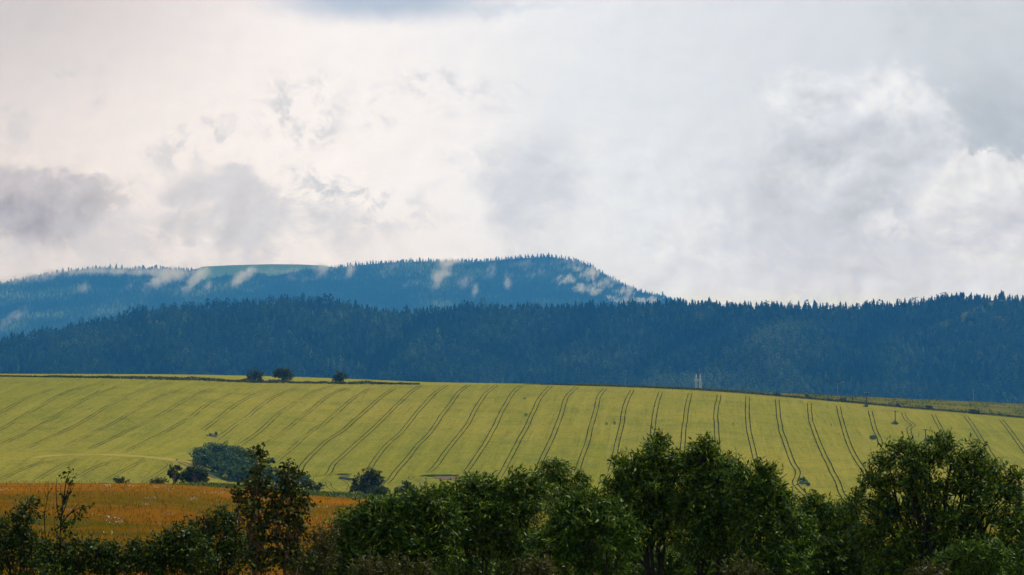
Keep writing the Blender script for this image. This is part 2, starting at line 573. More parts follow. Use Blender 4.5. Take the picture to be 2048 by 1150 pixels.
def forest(name, pts, hs, tints, kinds, protos, mat):
    Vs = []; Fs = []; Ts = []; n = 0
    for k, (pv, pf) in enumerate(protos):
        I = np.where(kinds == k)[0]
        if not len(I): continue
        a = R.uniform(0, 6.283, len(I)); c, s = np.cos(a), np.sin(a)
        w = hs[I] * R.uniform(.8, 1.2, len(I))
        x = pv[None, :, 0] * w[:, None]; y = pv[None, :, 1] * w[:, None]
        X = x * c[:, None] - y * s[:, None] + pts[I, 0][:, None]
        Y = x * s[:, None] + y * c[:, None] + pts[I, 1][:, None]
        Z = pv[None, :, 2] * hs[I][:, None] + pts[I, 2][:, None]
        Vs.append(np.stack([X, Y, Z], -1).reshape(-1, 3))
        Fs.append((pf[None] + (np.arange(len(I)) * len(pv))[:, None, None]).reshape(-1, 3) + n)
        Ts.append(np.repeat(tints[I], len(pf)))
        n += len(I) * len(pv)
    o = mesh_np(name, np.concatenate(Vs), np.concatenate(Fs), mat, attr=np.concatenate(Ts))
    return o


rp = random.Random(4)
protosN = [spruce_proto(6, 7, rp, 1.5) for _ in range(4)] + [round_proto(rp, 26, .27) for _ in range(4)]
protosF = [spruce_proto(4, 6, rp, 1.6) for _ in range(5)]

# near ridge
us, sv = np.meshgrid(np.arange(-150, 2210, 8.0), np.linspace(.0, 1.0, 92))
us = us + R.uniform(-4.5, 4.5, us.shape); sv = sv + R.uniform(-.0065, .0065, sv.shape)
us = us.ravel(); sv = np.clip(sv.ravel(), 0, 1)
pt = near_pt(us, sv)
vv = VB + (vn_top(us) + TREE_N - VB) * sv ** .92
hs = R.normal(15.2, 3.0, len(us)).clip(8, 24)
edge = ss(.93, 1.0, sv)
hs *= 1 + edge * (.12 * R.normal(0, 1, len(us)).clip(-1.5, 2) + .9 * (fbm(us / 28., us * 0, 55, 3) - .5))
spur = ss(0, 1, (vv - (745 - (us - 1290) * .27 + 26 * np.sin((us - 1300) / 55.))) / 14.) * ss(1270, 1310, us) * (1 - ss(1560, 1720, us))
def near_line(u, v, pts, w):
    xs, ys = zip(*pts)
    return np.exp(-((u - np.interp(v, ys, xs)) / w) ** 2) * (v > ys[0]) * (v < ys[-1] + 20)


gully_shade = near_line(us, vv, [(868, 610), (846, 650), (790, 700), (735, 760)], 24) + near_line(us, vv, [(1475, 612), (1440, 660), (1355, 700), (1265, 745)], 26) * .8 \
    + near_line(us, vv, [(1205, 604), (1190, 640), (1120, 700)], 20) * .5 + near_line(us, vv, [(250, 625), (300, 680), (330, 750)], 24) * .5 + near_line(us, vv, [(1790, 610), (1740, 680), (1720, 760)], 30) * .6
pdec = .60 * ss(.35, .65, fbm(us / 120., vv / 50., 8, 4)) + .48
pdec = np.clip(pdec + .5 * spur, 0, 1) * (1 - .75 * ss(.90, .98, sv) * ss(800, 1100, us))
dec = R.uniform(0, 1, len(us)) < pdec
tint = .27 + .34 * (fbm(us / 90., vv / 34., 17, 4) - .42) * 2 + R.normal(0, .17, len(us)) + .12 * dec + .34 * spur - .12 * edge - .42 * gully_shade  # gully and spur terms paint the fold shading; spur also has paler broadleaves
ysc = ((vv > 612) & (vv < 664))


def near_clear(u, v):
    """clearings in the wood"""
    d1 = np.abs(v - (664 - (u - 1860) * .42)) < 7 + 4 * np.sin(u / 9.)
    c1 = d1 & (u > 1862) & (u < 1990)
    c2 = (np.hypot((u - 2008) / 22., (v - 640) / 6.) < 1)
    c3 = (np.hypot((u - 312) / 16., (v - 652) / 9.) < 1)
    return c1 | c2 | c3


keep = ~(near_clear(us, vv) & (R.uniform(0, 1, len(us)) < .72))
keep &= R.uniform(0, 1, len(us)) < .94
kinds = np.where(dec, 4 + R.integers(0, 4, len(us)), R.integers(0, 4, len(us)))
hs = np.where(dec, hs * .92, hs)
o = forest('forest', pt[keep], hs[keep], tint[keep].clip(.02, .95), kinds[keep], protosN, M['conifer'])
tag(o, 'dense mixed forest covering the near wooded ridge', 'forest', kind='stuff')
# pale grass of the clearings
for (cu, cv, ru, rv, lab) in ((1925, 636, 70, 18, 0), (2008, 640, 24, 7, 1), (312, 652, 18, 10, 2)):
    uu = np.linspace(cu - ru, cu + ru, 16)
    rows = []
    for t in np.linspace(-1, 1, 6):
        vr = (664 - (uu - 1860) * .42 if lab == 0 else np.full_like(uu, cv)) + t * (9 if lab == 0 else rv)
        s = ((vr - VB) / (vn_top(uu) + TREE_N - VB)).clip(0, 1) ** (1 / .92)
        q = near_pt(uu, s); q[:, 2] += 1.2; q[:, 1] -= 2; rows.append(q)
    tag(mesh_np('forest_clearing', np.concatenate(rows), grid_faces(6, 16), M['clear'], smooth=True), kind='structure')

# far mountain
us, sv = np.meshgrid(np.arange(-120, 1420, 5.6), np.linspace(0, 1, 92))
us = us + R.uniform(-3.2, 3.2, us.shape); sv = sv + R.uniform(-.006, .006, sv.shape)
us = us.ravel(); sv = np.clip(sv.ravel(), 0, 1)
pt = far_pt(us, sv)
lo = .885 + .07 * (fbm(us / 45., us * 0, 5, 3) - .5) * 2 + .08 * ss(540, 660, us)
keep = ~((us > 384) & (us < 662) & (sv > lo - .01))
hs = R.normal(17.5, 3.8, len(us)).clip(9, 28)
hs *= 1 + .16 * ss(.97, 1, sv) * R.normal(0.1, .8, len(us)).clip(-.8, 1.6)
tint = .42 + (fbm(us / 80., sv * 7, 27, 4) - .5) * 1.5 + R.normal(0, .15, len(us))
o = forest('forest', pt[keep], hs[keep], tint[keep].clip(.02, .95), R.integers(0, 5, len(us))[keep], protosF, M['farcon'])
tag(o, 'blue hazy spruce forest covering the far mountain', 'forest', kind='stuff')

# tall spruces that stand out on the skyline of the near ridge
sk_mesh = []
for k in range(5):
    pv, pf = spruce_proto(8, 8, rp, 1.5)
    o = mesh_np('spruce_tree', pv, pf, M['conifer'], attr=np.full(len(pf), .12 + .05 * k)); sk_mesh.append(o)
first = set()
u = 1080.
i = 0
while u < 2046:
    u += random.uniform(7, 26)
    k = random.randrange(5)
    if k in first:
        o = sk_mesh[k].copy(); col.objects.link(o)
    else:
        o = sk_mesh[k]; first.add(k)
    q = near_pt(np.array([u]), np.array([random.uniform(.985, 1.0)]))[0]
    h = random.uniform(14, 18.5) + 3 * math.sin(u / 23.) * random.random() + (3 if random.random() < .2 else 0)
    o.location = q; w = h * random.uniform(.85, 1.15); o.scale = (w, w, h); o.rotation_euler.z = random.uniform(0, 6.28)
    tag(o, 'dark spruce spire standing against the clouds on the right half of the near ridge skyline', 'tree', 'spruces along the near ridge skyline')
    i += 1
assert len(first) == 5

# ------------------------------------------------------------------ leaves
def leaves(C, D, N, L, W):
    """diamond leaves: base C, direction D, face normal N"""
    D = D / (np.linalg.norm(D, axis=1)[:, None] + 1e-9)
    Sx = np.cross(D, N); Sx /= np.linalg.norm(Sx, axis=1)[:, None] + 1e-9
    L = L[:, None]; W = W[:, None]
    up = np.cross(Sx, D)
    mid = C + D * L * .45
    V = np.stack([C, mid + Sx * W * .5 + up * W * .12, C + D * L - up * L * .10, mid - Sx * W * .5 + up * W * .12], 1)
    n = len(C)
    return V.reshape(-1, 3), (np.arange(n) * 4)[:, None] + np.array([0, 1, 2, 3])[None]


def unit(n):
    d = R.normal(0, 1, (n, 3)); return d / np.linalg.norm(d, axis=1)[:, None]


def lobe_leaves(c, r, nclump, twigs, per, leafL, leafW, twigL, up=.45, droop=.25, fill=.35, shell=.62):
    """leaf sprays gathered in clumps over an ellipsoid lobe"""
    d = unit(nclump); d[:, 2] += .18; d /= np.linalg.norm(d, axis=1)[:, None]
    rho = shell + (1.04 - shell) * R.uniform(0, 1, nclump) ** .6
    inner = R.uniform(0, 1, nclump) < fill
    rho = np.where(inner, R.uniform(.1, .7, nclump), rho)
    cc = c + d * r * rho[:, None]
    sig = .17 * np.mean(r)
    nt = nclump * twigs
    b = np.repeat(cc, twigs, 0) + R.normal(0, 1, (nt, 3)) * sig
    dd = np.repeat(d, twigs, 0)
    td = dd * .8 + unit(nt) * .75; td[:, 2] += up
    td /= np.linalg.norm(td, axis=1)[:, None]
    tl = twigL * R.uniform(.6, 1.3, nt)
    t = np.tile(np.linspace(.1, 1., per), nt) + R.uniform(-.05, .05, nt * per)
    B = np.repeat(b, per, 0); TD = np.repeat(td, per, 0); TL = np.repeat(tl, per)
    C = B + TD * (t * TL)[:, None]
    C[:, 2] -= droop * TL * t ** 2 * .6
    ld = TD * .75 + unit(nt * per) * .85; ld[:, 2] -= droop
    nn = unit(nt * per) + np.repeat(dd, per, 0) * .7; nn[:, 2] += .6
    n = nt * per
    sz = R.uniform(.65, 1.25, n)
    return leaves(C, ld, nn, leafL * sz, leafW * sz)


def limb_path(a, b, n=6, wob=.06, sag=.0):
    a = np.array(a); b = np.array(b)
    t = np.linspace(0, 1, n)[:, None]
    p = a + (b - a) * t
    L = np.linalg.norm(b - a)
    p[1:-1] += R.normal(0, 1, (n - 2, 3)) * wob * L * .5
    p[:, 2] += (np.sin(t[:, 0] * math.pi) * sag * L)
    return p


def leafy(name, label, cat, bu, Y, lobes, leafmat='willow', barkmat='bark', base=None, leafL=.12, leafW=.038, twigL=.34,
          cover=3.0, per=9, twigs=7, trunk_r=.09, stems=1, up=.45, droop=.25, fill=.35, shell=.62, depth=.9, group=None,
          trunk=True, branchlets=3, min_r=.010, crown='crown'):
    px = Y / F
    if base is None:
        x = A(bu) * Y; base = np.array([x, Y, ground_near(x, Y)])
    base = np.asarray(base, float)
    root = empty(name, base, label, cat, group)
    Vs = []; Fs = []; n = 0
    tb = MB()
    cents = []
    for L in lobes:
        u, v, ru, rv = L[:4]
        dy = L[4] if len(L) > 4 else R.uniform(-.5, .5) * depth * ru * px
        if Y < 100: v += 13 if leafmat[:6] == 'willow' else 6
        c = P(u, v, Y + dy)
        tw = .5 * twigL / px
        ru, rv = (max(.72 * ru, ru - tw), max(.72 * rv, rv - tw)) if Y < 100 else (ru, rv)
        r = np.array([ru * px, (ru * .55 + rv * .45) * px * depth, rv * px])
        cents.append((c, r))
        area = (ru + tw * .6) * (rv + tw * .6) * math.pi
        la = leafL * leafW * .5 / px ** 2 * .55
        nl = area * cover / la * (1.3 if Y < 100 else 1.15)
        ncl = max(5, int(nl / (per * twigs)))
        vv_, ff = lobe_leaves(c, r, ncl, twigs, per, leafL, leafW, twigL, up, droop, fill, shell)
        Vs.append(vv_); Fs.append(ff + n); n += len(vv_)
    mesh_np(crown, np.concatenate(Vs) - base, np.concatenate(Fs), M[leafmat], root)
    if Y < 100: trunk_r *= .75
    if trunk:
        order = sorted(range(len(cents)), key=lambda i: cents[i][0][2])
        mean = np.mean([c for c, r in cents], 0)
        low = min(c[2] - r[2] * .4 for c, r in cents)
        fz = max(base[2] + .3, min(low, base[2] + .55 * (mean[2] - base[2])))
        forks = []
        for s in range(stems):
            off = np.array([R.uniform(-1, 1) * .5 * (stems > 1), R.uniform(-.4, .4) * (stems > 1), 0]) * .35
            fk = np.array([base[0] + (mean[0] - base[0]) * .55 + off[0] * 2.2, base[1] + off[1], fz + R.uniform(-.2, .2)])
            p = limb_path(base + off - [0, 0, .1], fk, 6, .03)
            tb.tube(p, np.linspace(trunk_r, trunk_r * .72, 6), 8)
            forks.append(fk)
        for c, r in cents:
            fk = min(forks, key=lambda f: abs(f[0] - c[0]) + .3 * R.uniform())
            p = limb_path(fk, c + [0, 0, r[2] * .55], 7, .06, .04)
            r0 = trunk_r * .55
            tb.tube(p, np.linspace(r0, max(min_r, r0 * .18), 7), 6)
            for k in range(branchlets):
                s = p[2 + k % 4]
                d = unit(1)[0]; d[2] = abs(d[2]) * .8 + .1
                e = c + d * r * .95
                q = limb_path(s, e, 5, .07, .03)
                tb.tube(q, np.linspace(r0 * .42, min_r * .6, 5), 5)
        tb.build('trunk', M[barkmat], root, off=base, smooth=True)
    return root


# ------------------------------------------------------------------ foreground trees and bushes
WIL = dict(leafmat='willow', leafL=.14, leafW=.040, twigL=.38)
leafy('willow_tree', 'tall broad willow with a wide gappy crown at the right end of the foreground row', 'tree', 1868, 62,
      [(1800, 897, 24, 22), (1775, 925, 30, 26), (1828, 915, 26, 24), (1888, 890, 28, 24), (1862, 915, 30, 26), (1915, 925, 28, 26), (1956, 905, 22, 22), (1950, 938, 34, 28), (1995, 948, 28, 28), (2030, 950, 16, 20),
       (1748, 965, 30, 26), (1715, 1000, 24, 20), (1800, 968, 34, 26), (1850, 962, 32, 30), (1900, 975, 36, 32), (1960, 985, 40, 34), (2015, 995, 34, 34), (1765, 1012, 36, 28), (1830, 1022, 48, 36), (1895, 1035, 44, 36), (1960, 1045, 48, 38), (2030, 1050, 46, 44),
       (1735, 1055, 42, 34), (1800, 1075, 56, 40), (1875, 1090, 56, 40), (1955, 1100, 56, 40), (2035, 1110, 46, 44), (1800, 1125, 70, 36)],
      trunk_r=.15, stems=3, cover=2.5, branchlets=4, **WIL)
leafy('willow_tree', 'tall willow with a pointed top rising highest in the middle of the foreground row', 'tree', 1300, 62,
      [(1318, 893, 22, 24), (1312, 925, 42, 30), (1262, 935, 34, 28), (1352, 930, 26, 24), (1235, 965, 28, 26), (1300, 970, 58, 40), (1262, 1000, 46, 36), (1330, 1015, 56, 42), (1285, 1050, 50, 34)],
      trunk_r=.13, stems=3, cover=3.6, branchlets=5, **WIL)
leafy('willow_tree', 'yellow green willow with two small peaks, just right of the highest pointed willow', 'tree', 1415, 61,
      [(1404, 892, 20, 20), (1388, 925, 34, 26), (1428, 920, 30, 24), (1410, 960, 52, 38), (1455, 955, 28, 34), (1385, 1005, 48, 40), (1440, 1015, 52, 46), (1400, 1070, 60, 44), (1470, 1070, 44, 48)],
      trunk_r=.12, stems=3, cover=3.6, branchlets=4, **WIL)
leafy('willow_tree', 'rounded willow sloping down to the right, between the two peaked willow and the low gap', 'tree', 1510, 60,
      [(1480, 945, 28, 26), (1518, 945, 30, 24), (1538, 975, 34, 30), (1500, 995, 48, 38), (1560, 1010, 36, 34), (1520, 1050, 60, 44), (1580, 1060, 42, 44), (1540, 1110, 70, 44)],
      trunk_r=.11, stems=2, cover=3.8, **WIL)
leafy('willow_tree', 'low dark willow filling the dip left of the broad right hand willow', 'tree', 1650, 64,
      [(1632, 1008, 26, 24), (1612, 1035, 34, 26), (1668, 1030, 34, 26), (1640, 1060, 54, 36), (1690, 1045, 34, 34), (1615, 1100, 58, 44), (1690, 1105, 56, 40)],
      trunk_r=.10, stems=2, cover=3.6, **WIL)
leafy('willow_tree', 'small willow with drooping leaves poking up behind the thicket left of the pointed willow', 'tree', 1118, 80,
      [(1112, 926, 26, 18), (1098, 945, 24, 20), (1135, 945, 28, 20), (1158, 958, 18, 14), (1115, 968, 40, 22), (1130, 1000, 40, 26)],
      trunk_r=.10, cover=2.2, leafmat='willow', leafL=.16, leafW=.045, twigL=.42, up=.25, droop=.55)
# dense thicket between the birch and the pointed willow
leafy('willow_bush', 'dark rounded willow bush at the left end of the dense thicket beside the meadow', 'bush', 725, 61,
      [(735, 1035, 50, 34), (695, 1062, 38, 40), (765, 1050, 48, 44), (720, 1095, 62, 40), (680, 1100, 30, 44), (790, 1100, 60, 44), (760, 1020, 34, 24)],
      trunk_r=.08, stems=3, cover=3.6, **WIL)
leafy('willow_bush', 'dark willow bush with a broad top, second of the dense thicket beside the meadow', 'bush', 835, 61,
      [(815, 1005, 40, 26), (860, 1000, 42, 30), (830, 1040, 58, 40), (885, 1040, 40, 46), (850, 1095, 70, 48)],
      trunk_r=.08, stems=3, cover=3.6, **WIL)
leafy('willow_bush', 'dark willow bush with a knobbly top in the middle of the dense thicket', 'bush', 940, 62,
      [(905, 988, 30, 24), (945, 978, 30, 26), (978, 974, 28, 24), (930, 1020, 52, 40), (980, 1020, 44, 44), (940, 1080, 66, 50)],
      trunk_r=.08, stems=3, cover=3.5, **WIL)
leafy('willow_bush', 'dark willow bush with a pointed tuft below the small drooping willow', 'bush', 1040, 62,
      [(1042, 962, 26, 22), (1025, 985, 32, 28), (1068, 985, 30, 30), (1040, 1030, 54, 44), (1030, 1090, 64, 48)],
      trunk_r=.08, stems=3, cover=3.5, **WIL)
leafy('willow_bush', 'brighter green willow bush with a domed top in front of the pointed willow', 'bush', 1175, 56,
      [(1170, 1005, 48, 30), (1130, 1030, 40, 32), (1215, 1025, 40, 36), (1170, 1055, 66, 44), (1235, 1075, 44, 50), (1110, 1085, 56, 50), (1180, 1115, 66, 40)],
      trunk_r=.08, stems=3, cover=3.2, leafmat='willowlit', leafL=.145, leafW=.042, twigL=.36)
# low growth that closes the row at its foot
UND = ('beneath the left end of the dense thicket', 'beneath the second bush of the dense thicket', 'beneath the knobbly middle of the dense thicket', 'between the thicket and the bright domed bush',
       'just left of the stems of the pointed willow', 'among the stems of the pointed willow', 'beneath the yellow green willow with two peaks', 'beneath the rounded willow sloping right',
       'beneath the low willow in the dip', 'in the gap left of the broad right hand willow', 'beneath the left half of the broad right hand willow', 'beneath the middle of the broad right hand willow', 'beneath the right end of the broad willow at the edge')
for u0, lab in zip((700, 800, 900, 1010, 1255, 1350, 1420, 1530, 1640, 1725, 1820, 1910, 2010), UND):
    lb = []
    for k in range(6):
        lb.append((u0 + R.uniform(-70, 70), R.uniform(1112, 1150), R.uniform(34, 54), R.uniform(24, 36)))
    lb.append((u0, 1175, 90, 40)); lb.append((u0 + 20, 1210, 90, 40))
    leafy('undergrowth_bush', 'dark undergrowth bush ' + lab, 'bush', u0, 66 + R.uniform(-2, 3), lb, trunk_r=.05, stems=3, cover=2.6, branchlets=2, group='undergrowth bushes at the foot of the willows', **WIL)
# birch at the left
leafy('birch_tree', 'slender young birch with open crown and pale brown stems, standing before the orange meadow', 'tree', 560, 55,
      [(514, 912, 15, 20, 0), (519, 945, 20, 22, 0), (577, 938, 15, 16, .1), (590, 952, 14, 12, .2), (560, 965, 24, 24, .1), (497, 975, 12, 18, .1), (478, 1000, 14, 24, -.1),
       (520, 985, 26, 30, 0), (560, 1005, 30, 32, .2), (595, 995, 20, 32, .2), (505, 1025, 24, 32, -.1), (545, 1045, 34, 34, 0), (590, 1045, 28, 36, .2), (520, 1075, 24, 30, -.1), (575, 1090, 32, 34, .2), (605, 1020, 12, 26, .2), (540, 1120, 34, 30, 0), (600, 1115, 26, 34, .2), (500, 1110, 22, 34, -.1)],
      leafmat='birch', barkmat='paleb', leafL=.095, leafW=.07, twigL=.26, cover=1.55, per=6, twigs=4, trunk_r=.05, stems=3, up=.6, droop=.35, fill=.5, shell=.4, branchlets=3)
# bushes along the bottom left
BU = dict(leafmat='bush', leafL=.09, leafW=.045, twigL=.3, stems=3, trunk_r=.05, per=7)
leafy('bush', 'ragged dark bush with upright shoots at the far left edge', 'bush', 35, 55,
      [(8, 1058, 18, 26), (50, 1040, 16, 22), (62, 1010, 8, 18), (32, 1080, 34, 30), (55, 1070, 26, 30), (20, 1125, 50, 36), (80, 1110, 30, 40)], cover=2.2, **BU)
leafy('bush', 'low dark bush beneath the sparse sapling and the bare one', 'bush', 130, 54,
      [(100, 1112, 30, 26), (150, 1115, 36, 30), (185, 1105, 26, 24), (130, 1140, 60, 30)], cover=2.3, **BU)
leafy('bush', 'low leafy bush with an even top below the left part of the orange meadow', 'bush', 250, 54,
      [(215, 1105, 34, 22), (255, 1102, 34, 20), (295, 1108, 30, 22), (230, 1135, 50, 26), (290, 1135, 44, 24)], cover=2.8, **BU)
leafy('bush', 'leafy bush rising towards the birch with a rounded shoulder', 'bush', 345, 54,
      [(325, 1098, 32, 24), (365, 1080, 34, 30), (350, 1115, 46, 34), (390, 1110, 36, 36)], cover=2.8, **BU)
leafy('bush', 'grey green bush with wispy sprays on top, leaning against the birch from the left', 'bush', 430, 57,
      [(440, 1032, 26, 16), (415, 1058, 34, 22), (460, 1055, 28, 30), (430, 1090, 46, 34), (480, 1095, 34, 40), (430, 1130, 60, 34)], cover=2.2, twigs=6, up=.2, droop=.1, **BU)
leafy('bush', 'thin yellowish bush between the birch and the dark thicket', 'bush', 640, 58,
      [(632, 1085, 20, 22), (655, 1070, 14, 22), (640, 1115, 34, 30), (615, 1130, 30, 24)], cover=1.6, leafmat='pale', leafL=.07, leafW=.03, twigL=.28, stems=3, trunk_r=.03, per=7)
# bright low bushes in front
FB = dict(leafmat='pale', leafL=.10, leafW=.036, twigL=.3, stems=3, trunk_r=.04, per=7, cover=2.0)
leafy('bush', 'low yellow green bush in front of the broad right hand willow', 'bush', 1940, 50, [(1930, 1100, 40, 26), (1975, 1110, 40, 28), (1900, 1125, 40, 24), (1950, 1140, 60, 28)],
      leafmat='willowlit', leafL=.11, leafW=.034, twigL=.3, stems=3, trunk_r=.04, per=8, cover=2.6)
leafy('bush', 'small bright yellow green bush at the bottom edge under the gap of the right willows', 'bush', 1850, 48, [(1845, 1142, 26, 12), (1885, 1146, 22, 10)], **FB)
leafy('bush', 'small yellowish bush at the bottom edge below the rounded willow', 'bush', 1480, 48, [(1455, 1140, 22, 16), (1500, 1145, 26, 14)], **FB)
leafy('bush', 'small yellowish bush at the bottom edge below the bright domed willow bush', 'bush', 1075, 49, [(1060, 1135, 20, 20), (1085, 1142, 24, 14)], **FB)
leafy('bush', 'pale scrubby bush at the bottom edge in front of the thicket left part', 'bush', 800, 49, [(780, 1135, 26, 18), (830, 1138, 28, 16), (735, 1140, 26, 14)], **FB)


# saplings with visible stems
def sapling(label, stems, Y, baseu, mat='bark', leafpts=(), leafmat='bush', r0=.03, L=.085, W=.06, n=7, cat='sapling'):
    x = A(baseu) * Y; base = np.array([x, Y, ground_near(x, Y)])
    root = empty('sapling', base, label, cat)
    mb = MB()
    for st in stems:
        pts = [P(u, v, Y + R.uniform(-.06, .06)) for (u, v) in st[1:]]
        if st[0] == 'main': pts = [base] + [base * .5 + pts[0] * .5] + pts
        pts = np.array(pts)
        k = 1.0 if st[0] == 'main' else .5
        mb.tube(pts, np.linspace(r0 * k, r0 * k * .22, len(pts)), 6)
    mb.build('stem', M[mat], root, off=base, smooth=True)
    if len(leafpts):
        C = []; 
        for (u, v, s, m) in leafpts:
            c = P(u, v, Y)
            C.append(c + R.normal(0, 1, (m, 3)) * s * Y / F)
        C = np.concatenate(C)
        d = unit(len(C)); d[:, 2] -= .25
        nn = unit(len(C))
        sz = R.uniform(.7, 1.2, len(C))
        V, Fq = leaves(C, d, nn, L * sz, W * sz)
        mesh_np('leaves', V - base, Fq, M[leafmat], root)
    return root


lp = []
for (u, v, s, m) in [(130, 947, 4, 10), (142, 941, 4, 10), (148, 955, 5, 14), (134, 958, 5, 12), (146, 965, 4, 8), (137, 975, 3, 6), (128, 990, 4, 16), (133, 1003, 4, 12), (124, 1015, 4, 10), (141, 985, 4, 8),
                     (120, 1030, 5, 18), (130, 1045, 6, 30), (142, 1055, 7, 34), (150, 1040, 5, 22), (158, 1030, 5, 18), (166, 1022, 4, 14), (170, 1014, 3, 8), (181, 1013, 2, 4), (187, 1013, 1.5, 3),
                     (128, 1075, 8, 40), (145, 1075, 7, 36), (118, 1055, 4, 10), (112, 1070, 4, 8), (135, 1095, 9, 50), (150, 1090, 7, 24), (115, 1095, 7, 20)]:
    lp.append((u, v, s, m))
sapling('dark upright sapling with a leafy tip and twiggy branches before the orange meadow',
        [('main', (120, 1145), (123, 1090), (124, 1040), (129, 1000), (134, 960), (141, 942)), ('b', (122, 1040), (116, 1015), (114, 985), (114.5, 955)), ('b', (124, 1045), (128, 1010), (124, 985), (121, 968)),
         ('b', (124, 1052), (138, 1030), (155, 1018), (172, 1013), (186, 1012)), ('b', (126, 1030), (134, 1010), (141, 985), (147, 955)), ('b', (124, 1060), (145, 1045), (160, 1028)), ('b', (128, 1010), (138, 980), (143, 960)),
         ('b', (121, 1080), (113, 1060), (111, 1040)), ('b', (128, 1005), (140, 990), (152, 968)), ('b', (130, 1040), (148, 1020), (160, 1005))],
        54, 122, 'bark', lp, 'bush', .036)
sapling('thin bare sapling with almost no leaves, left of the leafy tipped sapling',
        [('main', (103, 1148), (96, 1095), (92, 1060), (91, 1026), (94, 1010), (98, 985), (97.5, 962)), ('b', (91, 1026), (84, 1022), (75, 1031)), ('b', (91, 1024), (98, 1021), (104, 1017)), ('b', (95, 1080), (88, 1085), (85, 1060), (85, 1040)),
         ('b', (95, 1080), (100, 1065), (103, 1055)), ('b', (97, 990), (103, 980), (108, 972)), ('b', (98, 1000), (92, 988), (90, 978))],
        54.5, 105, 'bark', [(71, 1029, 1.5, 3), (104, 1062, 3, 5), (88, 1075, 2, 3)], 'bush', .022)
sapling('pale dead stick standing upright in front of the dark thicket', [('main', (740.5, 1148), (740, 1120), (741, 1096), (740, 1086))], 48, 740, 'paleb', (), r0=.014, cat='dead stem')

# ------------------------------------------------------------------ trees and bushes at the far edge of the meadow
MT = dict(leafmat='midtree', leafL=.55, leafW=.34, twigL=.6, per=6, twigs=5, trunk_r=.16, min_r=.04, depth=1.)


def mid_base(u, Y): return np.array([A(u) * Y, Y, float(Hf(u, Y))])


leafy('field_tree', 'bushy dark round tree standing at the far edge of the orange meadow', 'tree', 389, 425,
      [(376, 950, 14, 12), (392, 946, 16, 12), (405, 950, 12, 12), (395, 955, 18, 10), (412, 954, 7, 7), (380, 958, 13, 8)], base=mid_base(389, 422), cover=3.2, **{**MT, 'leafL': .36, 'leafW': .2, 'twigL': .4})
leafy('field_tree', 'smaller narrow tree touching the round tree at the far edge of the orange meadow', 'tree', 351, 425,
      [(348, 942, 8, 7), (355, 940, 7, 6), (352, 951, 8, 8), (343, 949, 5, 5), (353, 959, 7, 6)], base=mid_base(351, 422), cover=2.4, **{**MT, 'leafL': .34, 'leafW': .2, 'twigL': .35, 'trunk_r': .12})
leafy('field_bush', 'low flat dark bush on the meadow edge, leftmost one', 'bush', 244, 423, [(239, 963.5, 9, 5), (248, 964, 10, 4.5)], base=mid_base(244, 422), cover=3, **{**MT, 'leafL': .3, 'leafW': .15, 'twigL': .35, 'trunk_r': .05})
leafy('field_bush', 'low flat green bush on the meadow edge, left of the two joined trees', 'bush', 320, 423, [(313, 963.5, 9, 5), (322, 964, 13, 5)], base=mid_base(320, 422), cover=3, **{**MT, 'leafL': .3, 'leafW': .15, 'twigL': .35, 'trunk_r': .05})
leafy('field_tree', 'bent dark tree with a lopsided top behind the green grass strip', 'tree', 740, 520,
      [(738, 946, 11, 9), (750, 952, 10, 8), (758, 962, 9, 9), (725, 962, 15, 10), (742, 966, 16, 12), (715, 974, 10, 8), (735, 980, 22, 9), (712, 981, 9, 5)], base=np.array([A(736) * 520, 520, float(Hf(736, 520))]), cover=3.0, **{**MT, 'leafL': .42, 'leafW': .22, 'twigL': .45})
leafy('field_bush', 'round green bush at the foot of the bent dark tree', 'bush', 758, 480, [(750, 984, 9, 6), (762, 986, 11, 9), (768, 980, 7, 5)], base=np.array([A(758) * 480, 480, float(Hf(758, 480))]), cover=3, **{**MT, 'leafL': .36, 'leafW': .2, 'twigL': .4, 'trunk_r': .07})
leafy('field_bush', 'dark round bush showing just above the thicket, right of the bent tree', 'bush', 812, 480, [(812, 974, 10, 8), (820, 982, 12, 8), (804, 984, 12, 9)], base=np.array([A(812) * 480, 480, float(Hf(812, 480))]), cover=3, **{**MT, 'leafL': .36, 'leafW': .2, 'twigL': .4, 'trunk_r': .07})
leafy('field_bush', 'wide low green bush on the grass strip right of the birch', 'bush', 620, 440, [(600, 968, 14, 8), (617, 972, 16, 8), (636, 976, 13, 6)], base=mid_base(620, 440), cover=3, **{**MT, 'leafL': .32, 'leafW': .18, 'twigL': .4, 'trunk_r': .07})

# thicket in the hollow
gl = [(404, 907, 18, 13), (424, 903, 20, 13), (446, 902, 20, 12), (466, 906, 18, 11), (486, 909, 16, 11), (502, 914, 14, 11), (412, 919, 20, 13), (434, 921, 20, 15), (456, 918, 18, 14), (478, 924, 16, 13),
      (498, 930, 16, 13), (440, 932, 16, 12), (462, 940, 20, 14), (486, 945, 18, 15), (506, 950, 18, 16), (470, 948, 16, 10), (526, 946, 20, 16), (548, 952, 20, 15), (572, 958, 18, 13), (590, 962, 14, 9), (606, 955, 12, 8)]
for i, (u, v, ru, rv) in enumerate(gl):
    Yb = 925 - (v - 893) * .75
    b = field_at(u, v + rv * .9, 860); b[1] = Yb; b[0] = A(u) * Yb; b[2] = min(float(Hf(u, Yb)), E(v + rv) * Yb)
    leafy('thicket_bush', 'rounded blue green bush packed into the dark thicket in the hollow of the field', 'bush', u, Yb,
          [(u, v, ru * 1.05, rv), (u - ru * .4, v + rv * .25, ru * .6, rv * .7), (u + ru * .4, v + rv * .25, ru * .6, rv * .7)], base=b, leafmat='grove', leafL=.62, leafW=.42, twigL=.7, per=5, twigs=4,
          cover=2.1, trunk_r=.1, min_r=.05, branchlets=1, depth=.8, group='bushes of the thicket in the hollow')
b = field_at(540, 924)
